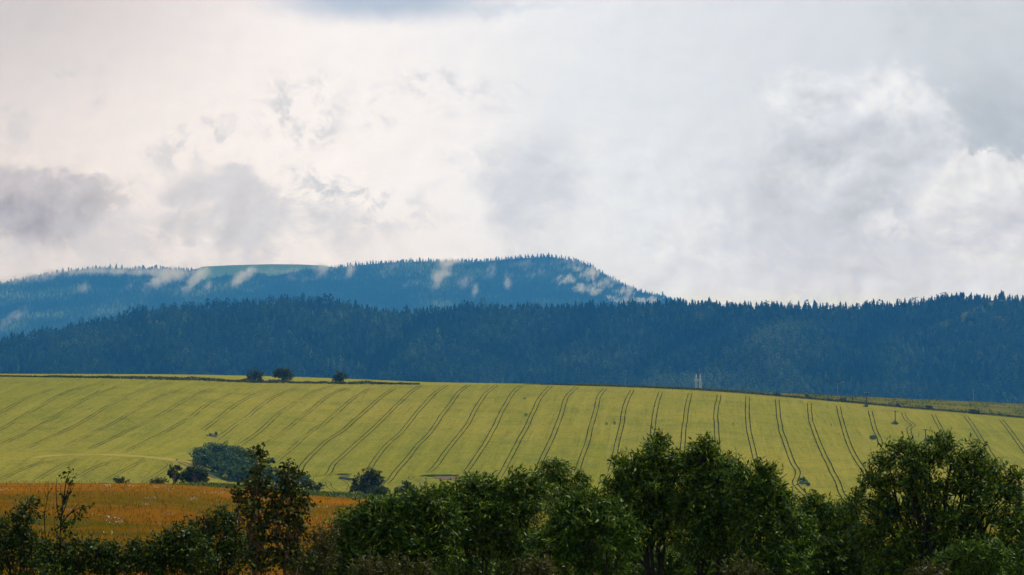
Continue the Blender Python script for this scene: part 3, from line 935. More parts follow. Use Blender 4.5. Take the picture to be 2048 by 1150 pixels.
leafy('field_bush', 'small bush standing apart right of the thicket on the slope', 'bush', 540, b[1], [(541, 922, 6, 4), (546, 921, 4, 3)], base=b, cover=3, **{**MT, 'leafmat': 'grove', 'trunk_r': .06})

# ------------------------------------------------------------------ crest: three trees and the overgrown boundary
for (u, vb, lobes, lab) in (
        (508, 763, [(500, 757, 9, 5), (508, 749, 10, 7), (518, 754, 8, 8), (510, 758, 14, 5)], 'round crest tree with a drooping left side, leftmost of the three on the field crest'),
        (566, 762, [(556, 750, 10, 9), (568, 745, 12, 8), (577, 751, 9, 9), (568, 756, 12, 7)], 'largest crest tree with a domed top, middle one of the three on the field crest'),
        (680, 764, [(678, 751, 9, 7), (686, 756, 7, 6), (673, 757, 7, 6), (681, 759, 9, 5)], 'smallest crest tree, rightmost of the three on the field crest')):
    leafy('crest_tree', lab, 'tree', u, 1228, lobes, base=np.array([A(u) * 1228, 1228, float(Hf(u, 1228))]), cover=3.0, leafmat='midtree', leafL=.8, leafW=.5, twigL=.9, per=5, twigs=5,
          trunk_r=.3, min_r=.08, group='trees on the field crest')


def weeds(name, label, U, Y, size, hgt, mat, spread=3.0):
    n = len(U)
    C = np.stack([A(U) * Y, Y, Hf(U, Y)], -1)
    C[:, 2] += R.uniform(0, 1, n) * hgt
    d = unit(n); d[:, 2] = np.abs(d[:, 2]) + .5
    V, Fq = leaves(C, d, unit(n), size * R.uniform(.6, 1.4, n), size * .6 * R.uniform(.6, 1.4, n))
    return tag(mesh_np(name, V, Fq, M[mat]), label, name.replace('_', ' '), kind='stuff')


n = 9000
U = R.uniform(-60, 840, n)
dens = (fbm(U / 35., U * 0, 61, 3) - .2)
Hh = (.5 + 2.2 * np.clip(dens, 0, 1)) * (.35 + .65 * ss(20, 430, U)) * (1 - .75 * ss(700, 840, U))
weeds('undergrowth', 'strip of rank weeds along the upper boundary of the grain field below the crest trees', U, 1221 + R.uniform(-2.5, 7, n) * (.4 + .6 * ss(0, 450, U)), .8, Hh, 'hedge')
n = 7000
U = R.uniform(1080, 2130, n)
weeds('undergrowth', 'dark weedy margin between the grain field and the fallow strip', U, 1219 + R.uniform(-2, 5, n), .7, .8 * (.3 + fbm(U / 30., U * 0, 71, 3)) * ss(1050, 1500, U), 'hedge')
n = 9000
U = R.uniform(1150, 2130, n); Yw = R.uniform(1235, 1500, n)
k = fbm(U / 40., Yw / 40., 81, 3) > .5
weeds('undergrowth', 'tussocks and weeds scattered over the fallow strip', U[k], Yw[k], .9, .5, 'lush')

for (u, v, ru, rv, lab) in ((1553, 789, 5, 2.6, 'small round bush on the fallow strip, first right of the pylon'), (1615, 792, 4, 2.4, 'tiny bush on the fallow strip between two larger ones'),
                            (1660, 802, 5, 3, 'dark bush on the lower edge of the fallow strip, left one of a close pair'), (1673, 804, 3.5, 2.6, 'dark bush on the lower edge of the fallow strip, right one of a close pair'),
                            (1687, 798, 6, 2.6, 'flat green bush in the middle of the fallow strip above a close pair'), (1795, 811, 4.5, 2.6, 'dark bush on the fallow strip above the bare pole in the grain'),
                            (1858, 816, 7, 3, 'broad dark bush on the fallow strip, left of the largest one'), (1948, 824, 9, 3.8, 'largest dark bush on the fallow strip near the right edge')):
    ys = np.arange(1500, 1216, -1.)
    i = np.where(Hf(np.full_like(ys, u), ys) / ys <= E(v + rv))[0]
    Yb = ys[i[0]] if len(i) else 1225.
    leafy('field_bush', lab, 'bush', u, Yb, [(u, v, ru, rv), (u + ru * .4, v + rv * .3, ru * .6, rv * .7)], base=np.array([A(u) * Yb, Yb, float(Hf(u, Yb))]), cover=3, **{**MT, 'leafL': .6, 'leafW': .4, 'trunk_r': .07})

# ------------------------------------------------------------------ wheel tracks in the crop (each pair one piece of the field)
TR = [
    [(0, 764), (38, 756)], [(-40, 842), (0, 826), (41, 802), (79, 787), (105, 778)], [(-60, 888), (0, 860), (58, 826), (103, 799), (137, 782), (191, 768)],
    [(-40, 908), (0, 891), (51, 867), (99, 841), (147, 812), (191, 788), (239, 771)], [(51, 898), (113, 869), (161, 846), (205, 819), (239, 800), (273, 785), (342, 764)],
    [(133, 891), (188, 864), (239, 840), (290, 809), (325, 792), (369, 775)], [(181, 898), (239, 870), (290, 846), (328, 826), (362, 805), (403, 785), (431, 776)],
    [(246, 904), (297, 881), (342, 857), (379, 836), (410, 812), (444, 793), (485, 776)], [(403, 862), (437, 836), (478, 805), (513, 787), (537, 778)],
    [(417, 891), (461, 858), (496, 833), (530, 805), (560, 788), (595, 776)], [(478, 891), (523, 860), (560, 826), (595, 802), (632, 782), (666, 771)],
    [(530, 891), (581, 853), (615, 826), (649, 797), (670, 785), (696, 775)], [(554, 922), (595, 887), (632, 857), (650, 846), (684, 816), (710, 795), (746, 775)],
    [(602, 945), (608, 928), (643, 891), (684, 862), (718, 833), (749, 805), (770, 788), (790, 776)],
    [(615, 953), (649, 951), (660, 944), (670, 925), (701, 898), (735, 867), (763, 840), (797, 807), (821, 785), (841, 771)],
    [(739, 939), (749, 922), (773, 891), (804, 863), (828, 833), (855, 802), (872, 785), (894, 769.5)], [(770, 970), (787, 949), (814, 918), (838, 887), (862, 863), (882, 833), (903, 805), (917, 785), (939, 769.5)],
    [(855, 945), (869, 935), (889, 908), (910, 881), (934, 850), (951, 819), (968, 792), (992, 770)], [(930, 945), (947, 922), (964, 898), (985, 860), (999, 833), (1016, 802), (1026, 785), (1046, 770)],
    [(997, 956), (1019, 918), (1036, 884), (1053, 853), (1067, 823), (1081, 795), (1102, 771.5)], [(1075, 939), (1087, 911), (1101, 884), (1115, 850), (1125, 819), (1135, 792), (1156, 773)],
    [(1152, 945), (1159, 928), (1173, 887), (1183, 850), (1193, 816), (1197, 795), (1210, 776)], [(1221, 945), (1226, 925), (1234, 887), (1243, 850), (1248, 819), (1257, 795), (1265, 779)],
    [(1297, 915), (1303, 877), (1308, 840), (1313, 809), (1321, 783)], [(1363, 915), (1365, 894), (1369, 850), (1374, 812), (1381, 786)], [(1437, 930), (1435, 907), (1433, 856), (1432, 822), (1439, 789)],
    [(1524, 960), (1514, 928), (1502, 884), (1495, 836), (1495, 793)], [(1612, 992), (1606, 986), (1589, 965), (1595, 945), (1585, 924), (1572, 890), (1561, 856), (1556, 826), (1555, 798)],
    [(1700, 1015), (1694, 1003), (1677, 972), (1660, 935), (1640, 894), (1626, 856), (1619, 826), (1619, 805)], [(1750, 975), (1725, 938), (1708, 911), (1694, 880), (1684, 846), (1676, 811)],
    [(1759, 895), (1759, 880), (1749, 856), (1740, 821)], [(1824, 890), (1822, 877), (1817, 860), (1820, 854), (1826, 850), (1812, 838), (1806, 825)], [(1890, 885), (1885, 867), (1875, 846), (1866, 828)],
    [(1990, 925), (1967, 887), (1950, 860), (1931, 832)], [(2095, 960), (2050, 905), (2025, 870), (2001, 839)],
    # lower knoll
    [(0, 959), (62, 932), (120, 912)], [(68, 963), (137, 925), (174, 911)], [(154, 956), (191, 934), (239, 914)], [(208, 964), (260, 935), (297, 918)], [(284, 966), (314, 949), (342, 930), (325, 920)], [(441, 971), (468, 963)],
    [(632, 958), (655, 964), (662, 976), (690, 985), (702, 970), (690, 960), (676, 956)], [(836, 985), (845, 968), (838, 962), (822, 957), (826, 953), (850, 952)],
]


def smooth_path(p, step=3.0):
    p = np.asarray(p, float)
    # Catmull-Rom in plan
    out = []
    q = np.vstack([2 * p[0] - p[1], p, 2 * p[-1] - p[-2]])
    for i in range(1, len(q) - 2):
        L = np.linalg.norm(q[i + 1] - q[i]); n = max(2, int(L / step))
        for t in np.linspace(0, 1, n, endpoint=False):
            a, b, c, d = q[i - 1], q[i], q[i + 1], q[i + 2]
            out.append(.5 * ((2 * b) + (-a + c) * t + (2 * a - 5 * b + 4 * c - d) * t * t + (-a + 3 * b - 3 * c + d) * t ** 3))
    out.append(p[-1])
    return np.array(out)


GAUGE = .92
for ti, tr in enumerate(TR):
    knoll = ti >= len(TR) - 8
    pts = []
    for (u, v) in tr:
        lo, hi = (645, 1216)
        if knoll and u < 480: lo, hi = 700, 902
        pts.append(field_at(u, v, lo, hi))
    pp = np.array(pts)[:, :2]
    if len(pp) > 3 and not knoll:          # straighten reading noise along the run
        pass
    pth = smooth_path(pp)
    d = np.gradient(pth, axis=0); d /= np.linalg.norm(d, axis=1)[:, None] + 1e-9
    nrm = np.stack([d[:, 1], -d[:, 0]], 1)
    mb = MB()
    along = np.cumsum(np.r_[0, np.linalg.norm(np.diff(pth, axis=0), axis=1)])
    wob = (fbm(along / 26., along * 0 + ti * 7.3, 91, 2) - .5) * .5
    faint = .8 if ti < 13 else (.6 if knoll else 1.0)
    for sgn in (-1, 1):
        w = (.15 + .17 * (fbm(along / 9., along * 0 + ti * 3.1 + sgn, 95, 3) - .3)) * faint
        if ti < 13: w = w * np.where(fbm(along / 30., along * 0 + ti * 5.7 + sgn, 97, 2) > .42, 1.0, .35)
        w = w * np.minimum(1, np.minimum(along, along[-1] - along) / 5. + .15)
        c = pth + nrm * (sgn * GAUGE + wob)[:, None]
        rows = []
        for e in (-1, 1):
            q = c + nrm * (e * w)[:, None]
            uq = q[:, 0] / q[:, 1] * F * 1.001 + 1024
            rows.append(np.stack([q[:, 0], q[:, 1], Hf(uq, q[:, 1]) + .12], 1))
        V = np.stack(rows, 1).reshape(-1, 3); m = len(c)
        i = np.arange(m - 1) * 2
        mb.add(V, np.stack([i, i + 1, i + 3, i + 2], 1))
    mb.build('wheel_track', M['track'], field)


# the dry pale headland along the top of the knoll
pts = np.array([field_at(u, v, 700, 960) for u, v in ((60, 917), (130, 910), (200, 909), (270, 912), (330, 917), (380, 924), (430, 932))])
pth = smooth_path(pts[:, :2]); d = np.gradient(pth, axis=0); d /= np.linalg.norm(d, axis=1)[:, None]
nrm = np.stack([d[:, 1], -d[:, 0]], 1); tt = np.linspace(0, 1, len(pth))
w = 4.5 * np.sin(np.pi * tt) ** .6 * (.6 + .8 * fbm(tt * 14, tt * 0, 5, 3))
rows = []
for e in np.linspace(-1, 1, 5):
    q = pth + nrm * (e * w)[:, None]; uq = q[:, 0] / q[:, 1] * F * 1.001 + 1024
    rows.append(np.stack([q[:, 0], q[:, 1], Hf(uq, q[:, 1]) + .06], 1))
mesh_np('dry_headland', np.concatenate(rows), grid_faces(5, len(pth)), M['dry'], field, smooth=True)


# bare hollows with rank grass
def patch(name, u, v, ru, rv, mat, seed, lift=.16, tilt=0.):
    th = np.linspace(0, 2 * math.pi, 40, endpoint=False)
    rr = .75 + .5 * fbm(np.cos(th) * 1.5 + 5, np.sin(th) * 1.5 + seed, seed, 3)
    V = [field_at(u, v, 645)]
    for t, r in zip(th, rr):
        V.append(field_at(u + ru * r * math.cos(t), v + tilt * math.cos(t) * ru + rv * r * math.sin(t), 645))
    V = np.array(V); V[:, 2] += lift
    Fq = np.array([[0, 1 + k, 1 + (k + 1) % 40] for k in range(40)])
    return mesh_np(name, V, Fq, M[mat], field)


patch('soil_patch', 895, 955, 26, 4.0, 'soil', 2)
patch('rank_grass', 880, 951.5, 42, 1.5, 'dkgrass', 3, .3)
patch('rank_grass', 950, 954, 30, 1.3, 'dkgrass', 4, .3)
patch('rank_grass', 930, 962, 22, 1.6, 'dkgrass', 14, .3)
patch('soil_patch', 690, 953, 10, 1.4, 'soil', 5)
patch('rank_grass', 688, 949, 16, 1.1, 'weedy', 6, .3)
patch('rank_grass', 695, 958, 18, 1.4, 'dkgrass', 7, .3, .12)
patch('rank_grass', 1606, 964, 9, 5, 'dkgrass', 8)
patch('rank_grass', 1746, 876, 7, 3, 'dkgrass', 9)
patch('soil_patch', 1601, 962, 3, 1.5, 'soil', 8, .35)
patch('soil_patch', 395, 938, 44, 4, 'soil', 10, .12, .45)
patch('rank_grass', 425, 947, 40, 4, 'dkgrass', 12, .2, .42)
for (u, v, ru, rv) in ((452, 884, 8, 1.2), (390, 800, 4, .8), (560, 828, 6, 1), (1049, 797, 3, 3), (1052, 830, 4, 4), (1213, 848, 3, 3.5), (1229, 846, 3.5, 5), (1466, 848, 1.5, 3), (1662, 850, 1.2, 4), (195, 783, 6, .9), (206, 770, 5, .7), (258, 842, 4, .9)):
    patch('rank_grass', u, v, ru * .8, rv * .8, 'weedy', int(u), .2, -.55 if u < 700 else 0)
for (u, v, ru, rv, lab) in ((1603, 959, 4.5, 2.6, 'dark scrub on the upper lip of the pit beside the right hand wheel tracks'), (1612, 968, 4, 3.4, 'dark scrub at the lower right of the pit beside the right hand wheel tracks'), (1746, 873, 4.5, 2, 'small dark scrub on the rim of the bare pit above the right willow'),
                            (1857, 882, 9, 5, 'grey green scrub around the foot of the crossbar pole above the right willow'), (875, 985, 6, 4, 'bluish scrub half hidden behind the dark thicket')):
    b = field_at(u, v + rv, 645)
    leafy('field_bush', lab, 'bush', u, b[1], [(u, v, ru, rv), (u + ru * .5, v + rv * .3, ru * .5, rv * .6)], base=b, cover=2.6, **{**MT, 'leafmat': 'grove', 'leafL': .5, 'leafW': .3, 'trunk_r': .05})

# boulders in the field
b = field_at(424, 872)
root = empty('boulder_heap', b, 'heap of pale boulders and dark weeds lying alone in the grain', 'boulder heap')
for (du, dv, s, m) in ((-5.5, -3.2, .9, 'rock'), (-1.5, -1.8, .75, 'rock'), (3.5, -3.6, 1.05, 'rock'), (6.5, -2.8, .8, 'rock'), (1, -5, .7, 'rock')):
    pv, pf = None, None
    bpy_me = bpy.data.meshes.new('boulder')
    import bmesh
    bm = bmesh.new(); bmesh.ops.create_icosphere(bm, subdivisions=2, radius=1)
    for vt in bm.verts:
        vt.co *= 1 + .28 * (random.random() - .5); vt.co.z *= .75
    bm.to_mesh(bpy_me); bm.free(); bpy_me.materials.append(M['rock'])
    o = bpy.data.objects.new('boulder', bpy_me); col.objects.link(o); o.parent = root
    o.location = (du * b[1] / F, 0, -dv * b[1] / F - .4); o.scale = (s, s, s)
c = []
for (du, dv, k) in ((-9, -1, 40), (-3, -4.5, 60), (0, -3, 50), (8.5, -6.5, 60), (9.5, -4, 40)):
    c.append(np.array([du * b[1] / F, -.3, -dv * b[1] / F]) + R.normal(0, .22, (k, 3)))
c = np.concatenate(c)
V, Fq = leaves(c, unit(len(c)), unit(len(c)), R.uniform(.3, .6, len(c)), R.uniform(.2, .4, len(c)))
mesh_np('weeds', V, Fq, M['midtree'], root)['kind'] = 'stuff'

# ------------------------------------------------------------------ pylon and poles
Yp = 1490.; up = 1396.5
b = np.array([A(up) * Yp, Yp, float(Hf(up, Yp))])
pyl = empty('pylon', b, 'pale lattice pylon with two masts and one crossarm behind the field crest', 'pylon')
pxm = Yp / F
top = (E(748) * Yp - b[2]); arm = E(760.5) * Yp - b[2]
for sx in (-4, 4):
    x0 = sx * pxm; mb = MB(); hw = .42
    def leg(z):
        k = hw if z <= arm else hw * max(.05, 1 - (z - arm) / (top - arm))
        return [np.array([x0 + a * k, c_ * k, z]) for a, c_ in ((-1, -1), (1, -1), (1, 1), (-1, 1))]
    zs = np.linspace(-.3, arm, 7).tolist() + np.linspace(arm, top, 4)[1:].tolist()
    for z0, z1 in zip(zs[:-1], zs[1:]):
        a, c_ = leg(z0), leg(z1)
        for k in range(4):
            mb.bar(a[k], c_[k], .21)
            mb.bar(a[k], c_[(k + 1) % 4], .11)
            mb.bar(a[(k + 1) % 4], c_[k], .11)
    mb.build('mast', M['steel'], pyl)
mb = MB()
x0, x1 = -7.5 * pxm, 6.0 * pxm
for dz in (0, .75):
    for dy in (-.3, .3): mb.bar((x0, dy, arm - .4 + dz), (x1, dy, arm - .4 + dz), .2)
for k in range(8):
    xa = x0 + (x1 - x0) * k / 8; xb = x0 + (x1 - x0) * (k + 1) / 8
    mb.bar((xa, -.3, arm - .4), (xb, -.3, arm + .35), .07); mb.bar((xa, .3, arm + .35), (xb, .3, arm - .4), .07)
mb.build('crossarm', M['steel'], pyl)


def solve_y(u, v, lo, hi):
    ys = np.arange(hi, lo, -1.)
    i = np.where(Hf(np.full_like(ys, u), ys) / ys <= E(v))[0]
    return ys[i[0]] if len(i) else lo


tops = {}
for (u, vt, vb, mat, arm_w, box, bush, lab) in (
        (1675.5, 761, 787, 'polep', 0, True, 0, 'tall faint pole topped by a dark transformer, on the skyline of the fallow strip'),
        (1704.5, 789, 806, 'pole', 0, False, 0, 'short thin pole in the middle of the fallow strip'),
        (1733, 785, 813, 'pole', 4, False, 1, 'wooden pole with a small crossbar on the boundary of grain and fallow strip'),
        (1790, 821, 848, 'pole', 3, False, 1, 'dark wooden pole rising from a bush inside the grain field'),
        (1850.5, 858, 882, 'pole', 5.5, False, 0, 'wooden pole with a wide crossbar just above the broad right willow'),
        (1947, 778, 803, 'polep', 0, False, 0, 'pale tall pole on the skyline near the right edge'),
        (2037, 948, 984, 'pole', 3.5, False, 1, 'wooden pole low in the grain at the right edge, partly behind willow leaves')):
    Yq = solve_y(u, vb, 700, 1500)
    b = np.array([A(u) * Yq, Yq, float(Hf(u, Yq))]); pm = Yq / F
    h = E(vt) * Yq - b[2]
    root = empty('utility_pole', b, lab, 'utility pole')
    mb = MB(); mb.tube([(0, 0, -.3), (0, 0, h * .5), (0, 0, h)], [.24, .20, .17], 8)
    mb.build('post', M[mat], root, smooth=True)
    tops[u] = b + [0, 0, h]
    if arm_w:
        mb = MB(); w = arm_w * pm
        mb.box((0, -.25, h - .25), (2 * w, .18, .22))
        mb.bar((-w * .5, -.2, h - .2), (0, -.2, h - .95), .05); mb.bar((w * .5, -.2, h - .2), (0, -.2, h - .95), .05)
        mb.build('crossbar', M[mat], root)
        for k in (-.92, 0, .92):
            mb = MB(); mb.tube([(w * k, -.25, h - .14), (w * k, -.25, h + .05), (w * k, -.25, h + .22)], [.07, .1, .06], 6)
            mb.build('insulator', M['steel'], root)
    if box:
        mb = MB(); mb.box((.25, -.3, h - .7), (.8, .6, 1.1)); mb.box((.15, -.2, h - .05), (1.1, .15, .15)); mb.build('transformer', M['pole'], root)
    if bush:
        leafy('field_bush', {1733: 'small weedy bush at the foot of the crossbar pole on the boundary', 1790: 'dark bush around the foot of the pole inside the grain', 2037: 'green tuft at the foot of the low pole at the right edge'}[int(u)], 'bush', u, Yq - 1,
              [(u - 1.5, vb - 1, 4, 2.4), (u + 2, vb - .5, 3.4, 2)], base=b - [0, 1, 0], cover=2.6, **{**MT, 'leafmat': 'grove', 'leafL': .5, 'leafW': .3, 'trunk_r': .05})
mb = MB()
a, c = tops[1675.5], tops[1947]
t = np.linspace(0, 1, 30)[:, None]
p = a + (c - a) * t; p[:, 2] -= 2.2 * np.sin(t[:, 0] * math.pi)
mb.tube(p, np.full(30, .022), 4)
tag(mb.build('power_line', M['pole']), 'thin sagging wire between the transformer pole and the pale skyline pole', 'wire')
for (u, vb, lab) in ((1654, 815, 'tiny dark stake in the grain below the close pair of bushes'), (1837, 874, 'tiny dark stake in the grain left of the wide crossbar pole')):
    b = field_at(u, vb)
    mb = MB(); mb.tube([b - [0, 0, .2], b + [0, 0, .9], b + [0, 0, 1.6]], [.12, .1, .07], 6); mb.box(b + [0, -.1, 1.3], (.35, .06, .25))
    tag(mb.build('stake', M['pole']), lab, 'stake')

# ------------------------------------------------------------------ meadow grass blades and flower patches
n = 20000
yy = 110 * (405 / 110.) ** R.uniform(0, 1, n)
uu = R.uniform(-80, 1200, n)
xx = A(uu) * yy
un = xx / 400. * F * 1.001 + 1024
C = np.stack([xx, yy, Hn(un, yy)], -1)
d = R.normal(0, .45, (n, 3)); d[:, 2] = 1
V, Fq = leaves(C, d, unit(n) * [1, 1, .2], R.uniform(.3, .75, n), R.uniform(.02, .045, n) * (1 + yy / 300))
tag(mesh_np('grass', V, Fq, M['straw']), 'tall orange seeding grass of the meadow', 'grass', kind='stuff')
C = []
for k in range(24):
    if k < 14:
        u, v = [(645, 1045), (1010, 1005), (335, 985), (425, 990), (205, 1040), (215, 1078), (230, 1046), (650, 1021), (690, 1040), (15, 985), (260, 978), (310, 981), (440, 991), (345, 1036)][k]
    else:
        u, v = R.uniform(0, 700), R.uniform(975, 1085)
    ys = np.arange(395, 70, -1.)
    xx = A(u) * ys; z = Hn(xx / 400. * F * 1.001 + 1024, ys)
    i = np.where(z / ys <= E(v))[0]
    if not len(i): continue
    y = ys[i[0]]; m = int(R.uniform(8, 30))
    q = np.stack([A(u) * y + R.normal(0, .35 + .3 * (k < 14), m), y + R.normal(0, 1.0, m), np.full(m, z[i[0]] + .42) + R.uniform(0, .2, m)], -1)
    C.append(q)
C = np.concatenate(C)
V, Fq = leaves(C, unit(len(C)), np.array([0, 0, 1.]) + unit(len(C)) * .4, R.uniform(.10, .24, len(C)), R.uniform(.08, .18, len(C)))
tag(mesh_np('flowers', V, Fq, M['white']), 'small white flower heads scattered in patches over the orange meadow', 'flowers', kind='stuff')
n = 9000
U = R.uniform(-60, 900, n); Yv = R.uniform(398, 428, n)
k = R.uniform(0, 1, n) < ss(330, 460, U)
weeds('undergrowth', 'bright green grass strip along the far edge of the meadow', U[k], Yv[k], .45, .12, 'lush')

# ------------------------------------------------------------------ haze, valley mist and cloud wisps
HZ = dict(density=9.0e-5, color=(.065, .365, 1.0))


def box_obj(name, lo, hi, mat):
    lo = np.array(lo, float); hi = np.array(hi, float)
    mb = MB(); mb.box((lo + hi) / 2, hi - lo)
    return mb.build(name, mat)


m, g, out = new_mat('haze_mat')
pv = g.node('ShaderNodeVolumePrincipled')
pv.inputs['Color'].default_value = (*HZ['color'], 1)
pv.inputs['Density'].default_value = HZ['density']
pv.inputs['Absorption Color'].default_value = (1, 1, 1, 1)
pv.inputs['Anisotropy'].default_value = .35
g.link(pv.outputs[0], out.inputs['Volume'])
tag(box_obj('haze', (-9000, -320, -60), (9000, 26500, 830), m), 'blue summer haze filling the air over the whole valley', 'haze', kind='stuff')


def mat_mist(name, dens):
    m, g, out = new_mat(name)
    tc = g.node('ShaderNodeTexCoord')
    x, y, z = g.sep(tc.outputs['Object'])
    r2 = (x * x + y * y + z * z)
    p = g.pos()
    q = g.mapping(p, (1, 1, 1), (0, math.radians(-25), 0))
    n1 = g.noise(g.mapping(q, (1.3, .6, .8)), .016, 4, .6, .5)
    n2 = g.noise(g.mapping(q, (1.3, .6, .75)), .050, 4, .65, .6)
    d = (1. - r2).max(0.)
    k = (((n1 - .5) * 2.3 + (n2 - .5) * 2.0) + d.sstep(0., 1.) * .55 - .34).sstep(.0, .75)
    v = g.node('ShaderNodeVolumePrincipled')
    v.inputs['Color'].default_value = (.76, .86, 1., 1); v.inputs['Anisotropy'].default_value = .4
    v.inputs['Absorption Color'].default_value = (1, 1, 1, 1)
    g.link(k * d.sstep(0., .5) * dens, v.inputs['Density'])
    g.link(v.outputs[0], out.inputs['Volume'])
    return m


mist_m = mat_mist('mist_wisp_mat', .034)
mist_m.cycles.volume_step_rate = .5
import bmesh
sph = bpy.data.meshes.new('mist')
bm = bmesh.new(); bmesh.ops.create_icosphere(bm, subdivisions=2, radius=1.15); bm.to_mesh(sph); bm.free()
sph.materials.append(mist_m)
# a thin veil that hugs the slope: a closed shell over the mountain face
VEIL = [(40, 566, 90, 11, .62), (150, 551, 110, 10, .62), (290, 550, 90, 11, .66), (322, 568, 10, 34, .8), (355, 560, 30, 20, .75), (385, 575, 8, 30, .6), (404, 562, 14, 30, .75), (418, 585, 8, 20, .6), (480, 572, 12, 22, .75), (497, 562, 8, 22, .7), (560, 558, 60, 12, .45),
        (36, 640, 12, 26, .7), (170, 580, 16, 16, .6), (255, 580, 12, 24, .5), (640, 556, 14, 20, .5), (700, 550, 9, 20, .8), (660, 545, 30, 10, .55), (600, 572, 30, 10, .45), (780, 540, 40, 14, .4), (878, 560, 12, 32, .8), (896, 545, 10, 24, .6), (905, 532, 46, 9, .55),
        (930, 570, 26, 16, .75), (950, 590, 8, 16, .75), (1016, 572, 8, 22, .8), (985, 545, 10, 22, .6), (1075, 555, 30, 12, .5), (820, 575, 26, 12, .45), (1045, 535, 40, 14, .5), (1130, 530, 30, 16, .5)]


def far_xyz(u, v):
    s_ = float(np.clip((v - 700) / (vf_top(u) + TREE_F - 700), 0, 1)) ** (1 / .95)
    return far_pt(np.array([float(u)]), np.array([s_]))[0]


m, g, out = new_mat('mist_veil_mat')
m.cycles.volume_step_rate = .05
p = g.pos(); X, Y_, Z = g.sep(p)
wa = g.noise(p, .011, 5, .68) - .5
wb = g.noise(g.mapping(p, (1, 1, 1), (0, 0, 1.1)), .012, 4, .6) - .5
Xw = X + wa * 130. - (Z - 560.) * .12; Zw = Z + wb * 90.
acc = None
for (u, v, ru, rv, k) in VEIL:
    q = far_xyz(u, v); pm = q[1] / F
    a = (Xw - float(q[0] - (q[2] - 560) * .12)) * (1. / (ru * pm)); b = (Zw - float(q[2] + 14)) * (1. / (rv * pm))
    e = ((a * a + b * b) * -1.).exp() * k
    acc = e if acc is None else acc + e
q = g.mapping(p, (1, 1, 1), (0, math.radians(-10), 0))
n1 = g.noise(g.mapping(q, (1.2, .5, .7)), .015, 4, .62, .5)
n2 = g.noise(g.mapping(q, (1.3, .5, .7)), .048, 4, .65, .5)
kk = (acc.min(1.1) * .95 + (n1 - .5) * 2.3 + (n2 - .5) * 2.0 - .34).sstep(0., .85) * acc.min(1.)
vv_ = g.node('ShaderNodeVolumePrincipled')
vv_.inputs['Color'].default_value = (.76, .86, 1., 1); vv_.inputs['Anisotropy'].default_value = .4; vv_.inputs['Absorption Color'].default_value = (1, 1, 1, 1)
g.link(kk * .016, vv_.inputs['Density']); g.link(vv_.outputs[0], out.inputs['Volume'])
uu = np.arange(-100, 1241, 20.0); ssv = np.linspace(.02, 1.0, 22)
inner = np.stack([far_pt(uu, np.full_like(uu, a)) for a in ssv]); inner[..., 1] += 6; inner[..., 2] -= 3
outer = np.stack([far_pt(uu, np.full_like(uu, a)) for a in ssv]); outer[..., 1] -= 95; outer[..., 2] += 40
nr, nc = inner.shape[:2]
Vv = np.concatenate([outer.reshape(-1, 3), inner.reshape(-1, 3)]); gf = grid_faces(nr, nc); N0 = nr * nc
side = []
for j in range(nc - 1):
    for r_ in (0, nr - 1):
        k = r_ * nc + j; side.append((k, k + 1, k + 1 + N0, k + N0))
for r_ in range(nr - 1):
    for j in (0, nc - 1):
        k = r_ * nc + j; side.append((k, k + nc, k + nc + N0, k + N0))
o = mesh_np('mist', Vv, np.concatenate([gf, gf[:, ::-1] + N0, np.array(side)]), m)
bm = bmesh.new(); bm.from_mesh(o.data); bmesh.ops.recalc_face_normals(bm, faces=bm.faces[:]); bm.to_mesh(o.data); bm.free()
tag(o, 'thin white veils of mist rising from the forest of the far mountain', 'mist', None, 'stuff')
WISPS = [(1146, 536, 30, 17, -20), (1172, 554, 38, 20, -30), (1204, 573, 44, 20, -25), (1240, 588, 46, 16, -15), (1176, 582, 44, 20, 0), (1230, 602, 50, 16, 0), (1285, 603, 40, 12, -8), (1130, 560, 30, 18, 10)]
for i, (u, v, ru, rv, tilt) in enumerate(WISPS):
    s = float(np.clip((v - 700) / (vf_top(u) + TREE_F - 700), 0, 1)) ** (1 / .95)
    q = far_pt(np.array([float(u)]), np.array([s]))[0]
    Yw = q[1] - 70
    o = bpy.data.objects.new('mist', sph); col.objects.link(o)
    o.location = P(u, v, Yw); pm = Yw / F
    o.scale = (ru * pm * 1.15, 100, rv * pm * 1.15); o.rotation_euler = (0, math.radians(tilt), 0)
    tag(o, 'white bank of cloud spilling over the right end of the far forested mountain', 'mist', 'cloud wisps on the far mountain', 'stuff')

# ------------------------------------------------------------------ sun and sky
SUN_EL, SUN_AZ = math.radians(56), math.radians(72)       # azimuth from +Y towards +X
sd = Vector((math.sin(SUN_AZ) * math.cos(SUN_EL), math.cos(SUN_AZ) * math.cos(SUN_EL), math.sin(SUN_EL)))
sl = bpy.data.lights.new('sun', 'SUN'); sl.energy = 2.3; sl.angle = math.radians(5); sl.color = (1, .97, .92)
so = bpy.data.objects.new('sun', sl); col.objects.link(so)
so.rotation_euler = sd.to_track_quat('Z', 'Y').to_euler()

